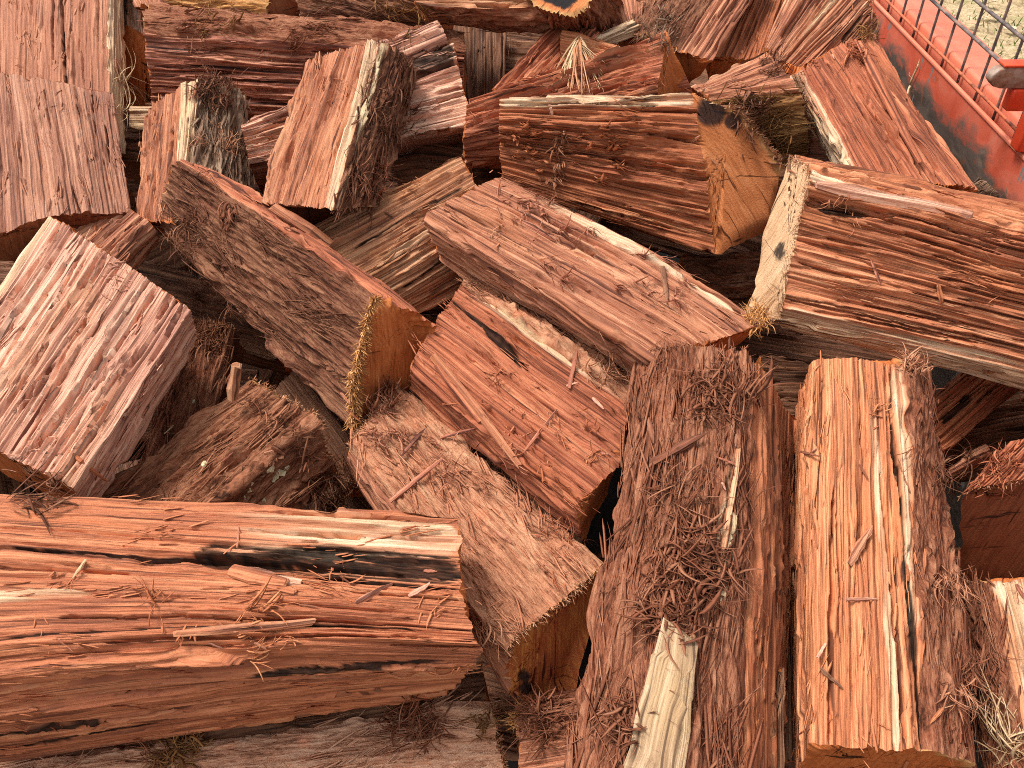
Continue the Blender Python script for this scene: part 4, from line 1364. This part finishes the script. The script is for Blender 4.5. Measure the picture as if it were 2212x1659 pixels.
tangle(R('L36'), 650, 960, 45, 70, .022, .0007, 'redbark', curl=.6, up=.35, seed=16)
tangle(R('L36'), 690, 1050, 40, 150, .028, .0008, 'bark', curl=.7, up=.4, seed=17)
tangle(R('L36'), 560, 905, 45, 60, .020, .0008, 'redbark', curl=.5, seed=18)
tangle(R('L36'), 735, 1060, 40, 120, .03, .0007, 'bark', curl=.7, up=.4, seed=19)
tangle(R('L35'), 845, 915, 55, 110, .016, .0007, 'plum', curl=.7, up=.5, seed=20)
tangle(R('L35'), 820, 860, 35, 110, .022, .0008, 'redbark', direction=np.array([.3, -.2, .3]), spread=.6, up=.5, seed=21)
tangle(R('L35'), 1000, 1000, 80, 80, .018, .0006, 'plum', curl=.7, up=.3, seed=22)
tangle(R('L35'), 1210, 1190, 60, 70, .022, .0007, 'red', curl=.6, up=.3, seed=23)
tangle(R('L35'), 1050, 1360, 34, 90, .03, .0006, 'pinkbark', direction=adir('L35'), spread=.5, up=.4, seed=24)
tangle(R('L35'), 1110, 1010, 60, 45, .02, .0006, 'plum', curl=.6, up=.3, seed=25)
tangle(R('L5'), 470, 200, 40, 260, .022, .0008, 'bark', curl=.8, up=.55, seed=26)
tangle(R('L5'), 470, 300, 50, 140, .018, .0006, 'pinkbark', curl=.8, up=.3, seed=27)
tangle(R('L7'), 850, 250, 50, 170, .022, .0007, 'bark', curl=.7, up=.35, seed=28)
tangle(R('L7'), 800, 380, 40, 140, .02, .0007, 'redbark', curl=.7, up=.4, seed=29)
tangle(R('L21'), 1630, 240, 50, 170, .022, .0011, 'bark', direction=np.array([-.2, -.9, -.2]), spread=.6, up=.5, seed=30)
tangle(R('L21'), 1690, 280, 40, 170, .016, .0007, 'goldbark', curl=.7, up=.4, seed=31)
tangle(R('L21'), 1665, 140, 22, 120, .016, .0007, 'bark', curl=.7, up=.5, seed=32)
tangle(R('L30'), 1876, 70, 22, 120, .016, .0006, 'goldbark', curl=.7, up=.5, seed=33)
tangle(R('L20'), 1140, 320, 55, 120, .012, .0022, 'rust', direction=adir('L20'), spread=.5, up=.35, seed=34)
tangle(R('L20'), 1290, 332, 60, 100, .012, .0022, 'rust', direction=adir('L20'), spread=.4, up=.3, seed=35)
for q_, (x, y) in enumerate(((1214, 296), (1208, 325), (1203, 355), (1199, 385))):
    tangle(R('L20'), x, y, 9, 26, .020, .0012, 'brownbark', direction=np.array([-.1, -.6, -.75]), spread=.25, curl=.25, up=.3, seed=70 + q_)
tangle(R('L27'), 2030, 1010, 34, 110, .022, .0007, 'bark', direction=adir('L27'), spread=.5, up=.4, seed=36)
tangle(R('L27'), 2055, 1250, 36, 110, .022, .0007, 'pinkbark', direction=adir('L27'), spread=.5, up=.4, seed=37)
tangle(R('L27'), 1975, 800, 18, 110, .018, .0008, 'pinkbark', direction=adir('L27', -1), spread=.5, up=.3, seed=38)
tangle(R('L27'), 2072, 1500, 26, 80, .02, .0007, 'pinkbark', direction=adir('L27'), spread=.5, up=.4, seed=39)
tangle(R('L41'), 2110, 1420, 40, 160, .03, .0007, 'redbark', direction=adir('L41'), spread=.4, up=.3, seed=40)
tangle(R('L38'), 900, 1560, 60, 260, .022, .0008, 'redbark', curl=.7, up=.35, seed=41)
tangle(R('L38'), 390, 1630, 50, 200, .018, .0010, 'goldbark', curl=.7, up=.3, seed=42)
tangle(R('L38'), 1045, 1570, 30, 110, .010, .0006, 'goldbark', curl=.5, up=.3, seed=43)
tangle(R('L38'), 330, 1635, 24, 40, .018, .0010, 'brownbark', curl=.6, up=.4, seed=44)
tangle(R('L40'), 1180, 1560, 50, 200, .026, .0008, 'redbark', curl=.5, up=.35, seed=45)
tangle(R('L22'), 1230, 540, 80, 90, .018, .0008, 'plum', direction=adir('L22'), spread=.5, up=.25, seed=46)
tangle(R('L22'), 1400, 600, 80, 100, .020, .0009, 'plum', direction=adir('L22'), spread=.5, up=.25, seed=47)
tangle(R('L22'), 1130, 460, 60, 90, .018, .0008, 'plum', direction=adir('L22'), spread=.5, up=.25, seed=48)
tangle(R('L24'), 1300, 790, 40, 130, .022, .0007, 'pinkbark', direction=adir('L24'), spread=.6, up=.4, seed=49)
tangle(R('L24'), 1130, 830, 90, 60, .014, .0007, 'red', curl=.7, up=.3, seed=50)
tangle(R('L24'), 1240, 960, 80, 60, .014, .0007, 'rust', curl=.7, up=.3, seed=51)
tangle(R('L37'), 330, 1290, 14, 26, .020, .0007, 'rust', curl=.5, up=.4, seed=52)
tangle(R('L37'), 560, 1370, 60, 70, .020, .0010, 'orange', direction=adir('L37'), spread=.25, up=.25, seed=53)
tangle(R('L36'), 60, 1058, 60, 130, .03, .0009, 'bark', direction=np.array([1, .1, 0]), spread=.3, up=.25, seed=55)
tangle(R('L47'), 455, 730, 32, 200, .016, .0007, 'brownbark', curl=.7, up=.5, seed=56)
tangle(R('L14'), 860, 35, 60, 90, .03, .0008, 'goldbark', direction=np.array([.5, -.3, -.2]), spread=.4, up=.4, seed=57)
tangle(R('L13'), 470, 25, 50, 90, .02, .0008, 'goldbark', curl=.5, up=.4, seed=58)
tangle(R('L1'), 268, 175, 12, 34, .05, .0005, 'straw', curl=.9, up=.5, seed=59)
tangle(R('L1'), 264, 235, 12, 40, .04, .0005, 'straw', curl=.9, up=.5, seed=60)
tangle(R('L41'), 2185, 1630, 35, 70, .05, .0010, 'straw', direction=np.array([.6, .5, .2]), spread=.4, up=.4, seed=61)
tangle(R('L32'), 1420, 60, 40, 130, .025, .0008, 'grey', curl=.5, up=.4, seed=62)
tangle(R('L42'), 2160, 1010, 40, 120, .018, .0007, 'red', curl=.6, up=.4, seed=63)
tangle(R('L43'), 2060, 985, 50, 90, .035, .0007, 'bark', curl=.7, up=.4, seed=64)
tangle(R('L28'), 1635, 690, 18, 200, .016, .0006, 'gold', curl=.6, up=.5, seed=65)
tangle(R('L28'), 1830, 455, 45, 60, .014, .0010, 'salmon', curl=.6, up=.3, seed=66)
tangle(R('L29'), 1840, 108, 16, 50, .03, .0010, 'red', direction=adir('L29'), spread=.2, up=.3, seed=67)
tangle(R('L10'), 420, 60, 60, 120, .03, .0008, 'redbark', direction=adir('L10'), spread=.3, up=.2, seed=68)
tangle(R('L10'), 640, 75, 60, 120, .03, .0008, 'redbark', direction=adir('L10'), spread=.3, up=.2, seed=69)


def tuft(px, py, n, pal, hub, tips, r, seed, root):
    """a tied-looking spray of fibre: from a hub bearing to a fan of tips"""
    rs = np.random.RandomState(seed)
    h0 = hit(*hub)
    k = 7
    t = np.linspace(0, 1, k)
    paths = []
    for i in range(n):
        f = rs.rand()
        x = tips[0][0] * (1 - f) + tips[1][0] * f + rs.normal(0, 6)
        y = tips[0][1] * (1 - f) + tips[1][1] * f + rs.normal(0, 10)
        e = hit(x, y)
        if e is None or h0 is None:
            continue
        a = h0[0] + h0[1] * .012 + rs.normal(0, .003, 3)
        b = e[0] + e[1] * (.004 + .006 * rs.rand())
        m = (a + b) / 2 + h0[1] * rs.uniform(.004, .014) + rs.normal(0, .003, 3)
        paths.append(((1 - t) ** 2)[:, None] * a + (2 * t * (1 - t))[:, None] * m + (t ** 2)[:, None] * b)
    V, F, G = strand_mesh(np.array(paths), r * rs.uniform(.5, 1.5, len(paths)), np.clip(rs.normal(.55, .25, len(paths)), 0, 1))
    o = new_mesh("fibre_tuft", V - np.array(root.location), F, fibre_mat(pal), root, {'grain': G})
    o['kind'] = "stuff"
    tag(o, "spray of pale straw coloured fibre")


tuft(1245, 130, 46, 'tan', (1256, 98), [(1226, 192), (1284, 190)], .0011, 3, R('L19'))
tuft(1245, 130, 16, 'straw', (1256, 98), [(1205, 140), (1220, 170)], .0009, 4, R('L19'))
tuft(1245, 130, 16, 'straw', (1256, 98), [(1300, 150), (1290, 170)], .0009, 5, R('L19'))

# sapwood strip on the big standing log, and the torn flakes of the front log: parts of those logs
for (key, pts, w, pal, nm, th_) in (
        ('L25', [(1408, 1700), (1416, 1640), (1424, 1570), (1438, 1500), (1452, 1430), (1468, 1372)], .048, 'drytan', "sapwood_strip", .035),
        ('L25', [(1446, 1700), (1456, 1640), (1466, 1570), (1476, 1500), (1485, 1430), (1494, 1372)], .007, 'tan', "sapwood_strip", .25),
        ('L25', [(1594, 975), (1590, 1020), (1582, 1080), (1572, 1140), (1562, 1200), (1556, 1240)], .0065, 'tan', "sapwood_strip", .35),
        ('L37', [(520, 1230), (560, 1236), (600, 1243), (640, 1250)], .011, 'peach', "torn_flake", .22),
        ('L37', [(540, 1242), (575, 1248), (610, 1256), (652, 1262)], .010, 'peach', "torn_flake", .22),
        ('L37', [(560, 1252), (590, 1260), (615, 1268), (640, 1276)], .009, 'plainorange', "torn_flake", .22),
        ('L37', [(500, 1236), (540, 1244), (580, 1254), (620, 1262)], .012, 'plainorange', "torn_flake", .18),
        ('L37', [(380, 1368), (450, 1362), (520, 1362), (600, 1352), (680, 1346)], .008, 'salmon', "torn_flake", .30),
        ('L37', [(700, 1392), (780, 1390), (860, 1386), (950, 1384), (1034, 1382)], .018, 'peach', "torn_flake", .30),
        ('L24', [(945, 770), (985, 815), (1040, 880), (1090, 950), (1130, 1010)], .012, 'salmon', "torn_flake", .35),
        ('L24', [(940, 790), (975, 835), (1015, 880), (1040, 915)], .010, 'red', "torn_flake", .35),
        ('L29', [(1852, 100), (1880, 160), (1910, 225), (1940, 290), (1985, 360)], .014, 'red', "torn_flake", .35),
        ('L28', [(1760, 395), (1830, 405), (1900, 420), (2000, 440), (2100, 465)], .016, 'peach', "torn_flake", .30),
        ('L22', [(1195, 405), (1250, 440), (1310, 480), (1380, 525), (1440, 565)], .010, 'peach', "torn_flake", .3),
        ('L35', [(1150, 1040), (1195, 1085), (1235, 1125), (1272, 1160)], .014, 'pinkbark', "torn_flake", .35),
        ('L6', [(600, 458), (640, 488), (680, 512), (715, 535)], .016, 'salmon', "torn_flake", .3)):
    o = sliver(pts, w, pal, None, None, .002, nm, .35, th_)
    if o:
        if 'label' in o:
            del o['label']
        o.parent = R(key)
        o.location = o.location - R(key).location
        for q in ('category', 'group'):
            if q in o:
                del o[q]

# lichen on the barked log
m = NT("cream_lichen")
co = m.n("ShaderNodeTexCoord").outputs['Object']
lich = m.out(m.ramp(m.noise(co, 400, 3), [(.3, (.52, .44, .24)), (.7, (.78, .70, .46))]), .9, .1)
rs = np.random.RandomState(5)
for (x, y, r) in ((443, 1002, 7), (600, 1022, 14), (585, 1015, 9), (618, 1012, 7), (570, 1080, 5), (540, 1060, 5), (530, 1075, 5), (592, 1034, 8), (418, 868, 6), (545, 1045, 4)):
    h = hit(x, y)
    if not h:
        continue
    V, F = [], []
    rr = r / 2000.0
    e1 = norm(np.cross(h[1], [.3, .2, .9]))
    e2 = np.cross(h[1], e1)
    for i in range(4):
        for k in range(10):
            an = k * .6283
            q = rr * (1 - i / 4) * (1 + .35 * math.sin(an * 3 + x) + .2 * rs.normal())
            V.append(h[0] + (e1 * math.cos(an) + e2 * math.sin(an)) * q + h[1] * (.0003 + rr * .35 * i / 3 * (1 + .4 * rs.normal())))
    for i in range(3):
        for k in range(10):
            F.append((i * 10 + k, i * 10 + (k + 1) % 10, i * 10 + 10 + (k + 1) % 10, i * 10 + 10 + k))
    F.append(tuple(30 + k for k in range(10)))
    par = h[2].parent if h[2].parent else R('L36')
    new_mesh("lichen", np.array(V) - np.array(par.location), F, lich, par, smooth=False)

# single sticks and splinters one can point at
sliver([(503, 862, .045), (505, 838, .055), (508, 812, .065), (512, 790, .075)], .013, 'tan', "short upright stick poking up beside the lichen spotted log", free=True, thick=.8, name="stick", cat="stick", tip=.6)
sliver([(1046, 1405, .0), (1068, 1440, -.02), (1092, 1475, -.04), (1116, 1510, -.06), (1140, 1546, -.08)], .006, 'red', "long red splinter hanging in the black gap beside the large orange log", free=True, thick=.7)
sliver([(1048, 1440, -.02), (1060, 1436, -.015), (1076, 1430, -.01)], .004, 'red', "short red splinter crossing the hanging splinter in the black gap", free=True)
sliver([(150, 975, .10), (175, 997, .098), (202, 1018, .085), (232, 1040, .07)], .005, 'rust', "dark needle thin splinter off the lower corner of the ribbed log", free=True, thick=.7, tip=.0)
NAMED = (
    ((1432, 575), (1442, 655), .006, 'dim', "dark splinter lying across the right half of the long pink log"),
    ((1197, 560), (1240, 625), .007, 'pink', "wide pink chip near the middle of the long pink log"),
    ((1130, 480), (1200, 520), .008, 'plum', "brown bark chip at the left part of the long pink log"),
    ((845, 1090), (955, 1000), .006, 'plum', "long dark splinter lying aslant on the furry pink log"),
    ((865, 985), (920, 925), .005, 'plum', "shorter dark splinter above the long one on the furry pink log"),
    ((955, 945), (1030, 925), .004, 'plum', "thin dark splinter at the edge of the furry pink log by the seamed log"),
    ((1135, 975), (1205, 885), .0035, 'plum', "thin crooked splinter across the face of the seamed log"),
    ((1230, 840), (1248, 755), .005, 'plum', "dark splinter near the pale edge of the seamed log"),
    ((1405, 1010), (1520, 945), .008, 'redbark', "stout brown splinter lying across the big barked log"),
    ((1400, 905), (1412, 960), .005, 'redbark', "short splinter on the left edge of the big barked log"),
    ((1838, 1220), (1883, 1140), .008, 'pink', "pinkish blade shaped splinter on the upper part of the orange log"),
    ((1830, 1296), (1898, 1294), .0035, 'peach', "level matchstick splinter on the middle of the orange log"),
    ((1767, 1425), (1790, 1390), .003, 'peach', "pale curl of wood left of centre on the orange log"),
    ((1770, 1445), (1822, 1488), .004, 'dim', "brown splinter low on the left half of the orange log"),
    ((1725, 235), (1790, 290), .003, 'dim', "dark bent twig on the crimson log"),
    ((1900, 615), (1880, 560), .004, 'plum', "dark splinter left of centre on the big right log"),
    ((2026, 610), (2034, 660), .005, 'rust', "orange brown splinter in the middle of the big right log"),
    ((1187, 222), (1193, 246), .006, 'peach', "small pale chip under the top edge of the big sawn block"),
    ((545, 195), (575, 218), .005, 'red', "red splinter on the end of the long dark red log"),
    ((190, 1212), (163, 1250), .003, 'straw', "straw coloured sliver on the left part of the large orange log"),
    ((770, 1300), (850, 1258), .007, 'peach', "raised pale sliver near the black streaks of the large orange log"),
    ((885, 1285), (930, 1262), .005, 'peach', "small pale sliver near the right end of the large orange log"),
    ((1105, 1175), (1070, 1145), .004, 'plum', "dark sliver near the middle right of the furry pink log"),
    ((490, 500), (505, 460), .008, 'redbark', "brown strip of bark on the top edge of the dark barked log"),
    ((700, 1085), (740, 1062), .004, 'straw', "pale sliver low on the fuzzy rim by the furry pink log"),
    ((588, 965), (620, 985), .006, 'redbark', "reddish chip on the lichen spotted log"),
)
for a_, b_, w_, p_, l_ in NAMED:
    sliver([a_, b_], w_, p_ if p_ in PAL else 'pink', l_)

# pale rootlet caught against the trailer side, grass stalk on the shaded log
def rootlet(pts, r, pal, label, name, cat):
    P = np.array([at(*p) if len(p) == 3 else hit(*p)[0] + hit(*p)[1] * .004 for p in pts])
    t = np.linspace(0, 1, len(P))
    tt = np.linspace(0, 1, 14)
    Q = np.stack([np.interp(tt, t, P[:, c]) for c in range(3)], -1)
    paths = [Q]
    rs = np.random.RandomState(2)
    for i in range(5):
        k = rs.randint(2, 11)
        e = rs.normal(0, .014, 3)
        paths.append(Q[k] + np.linspace(0, 1, 14)[:, None] * e + np.sin(np.linspace(0, 3, 14))[:, None] * rs.normal(0, .003, 3))
    V, F, G = strand_mesh(np.array(paths), np.array([r] + [r * .3] * 5), np.full(6, .8))
    b = V.mean(0)
    o = new_mesh(name, V - b, F, fibre_mat(pal), None, {'grain': G})
    o.location = b
    tag(o, label, cat)


rootlet([(1957, 216), (1968, 190), (1978, 165), (1988, 145), (1992, 127)], .0017, 'straw', "pale rootlet standing against the red trailer side", "rootlet", "root")
rootlet([(352, 940), (365, 928), (378, 920)], .0012, 'straw', "thin green grass stalk on the shaded barked log", "grass_stalk", "grass stalk")

# loose litter: small splinters, each its own
rs = np.random.RandomState(11)
made = 0
tries = 0
while made < 90 and tries < 1500:
    tries += 1
    x, y = rs.uniform(10, 2200), rs.uniform(30, 1650)
    h = hit(x, y)
    if h is None or h[2].parent is None or h[2].parent.get('category') != 'firewood' or h[1] @ PN < .35:
        continue
    dens = .25 + .75 * vnoise(x / 260, y / 260, 3)
    if rs.rand() > dens:
        continue
    key = next((k for k, v in LOGS.items() if v['root'] == h[2].parent), None)
    if key is None or key[0] in 'DF' or key in ('L1', 'L2', 'L4'):
        continue
    ax = LOGS[key]['axis']
    p2 = project(h[0] + ax * .02)
    base_a = math.atan2(p2[1] - y, p2[0] - x)
    an = base_a + rs.normal(0, .5 if rs.rand() < .7 else 1.2)
    ln = rs.uniform(10, 46) * (0.55 + y / 2200)
    q = (x + math.cos(an) * ln, y + math.sin(an) * ln)
    h2 = hit(*q)
    if h2 is None or h2[2].parent != h[2].parent:
        continue
    pal = LOGS[key]['pal']
    pal = rs.choice([pal, 'plum', 'peach', 'redbark', 'pink', 'rust'])
    lg = h[2].parent['label']
    lab = "small loose splinter on the " + lg
    if len(lab.split()) > 16:
        lab = "small loose splinter on the " + " ".join(lg.split()[:6])
    o = sliver([(x, y), q], rs.uniform(.0010, .0038), pal, lab, group="loose splinters on the " + " ".join(lg.split()[:5]), up=rs.uniform(0, .002))
    if o:
        made += 1
print("splinters", made, tries)
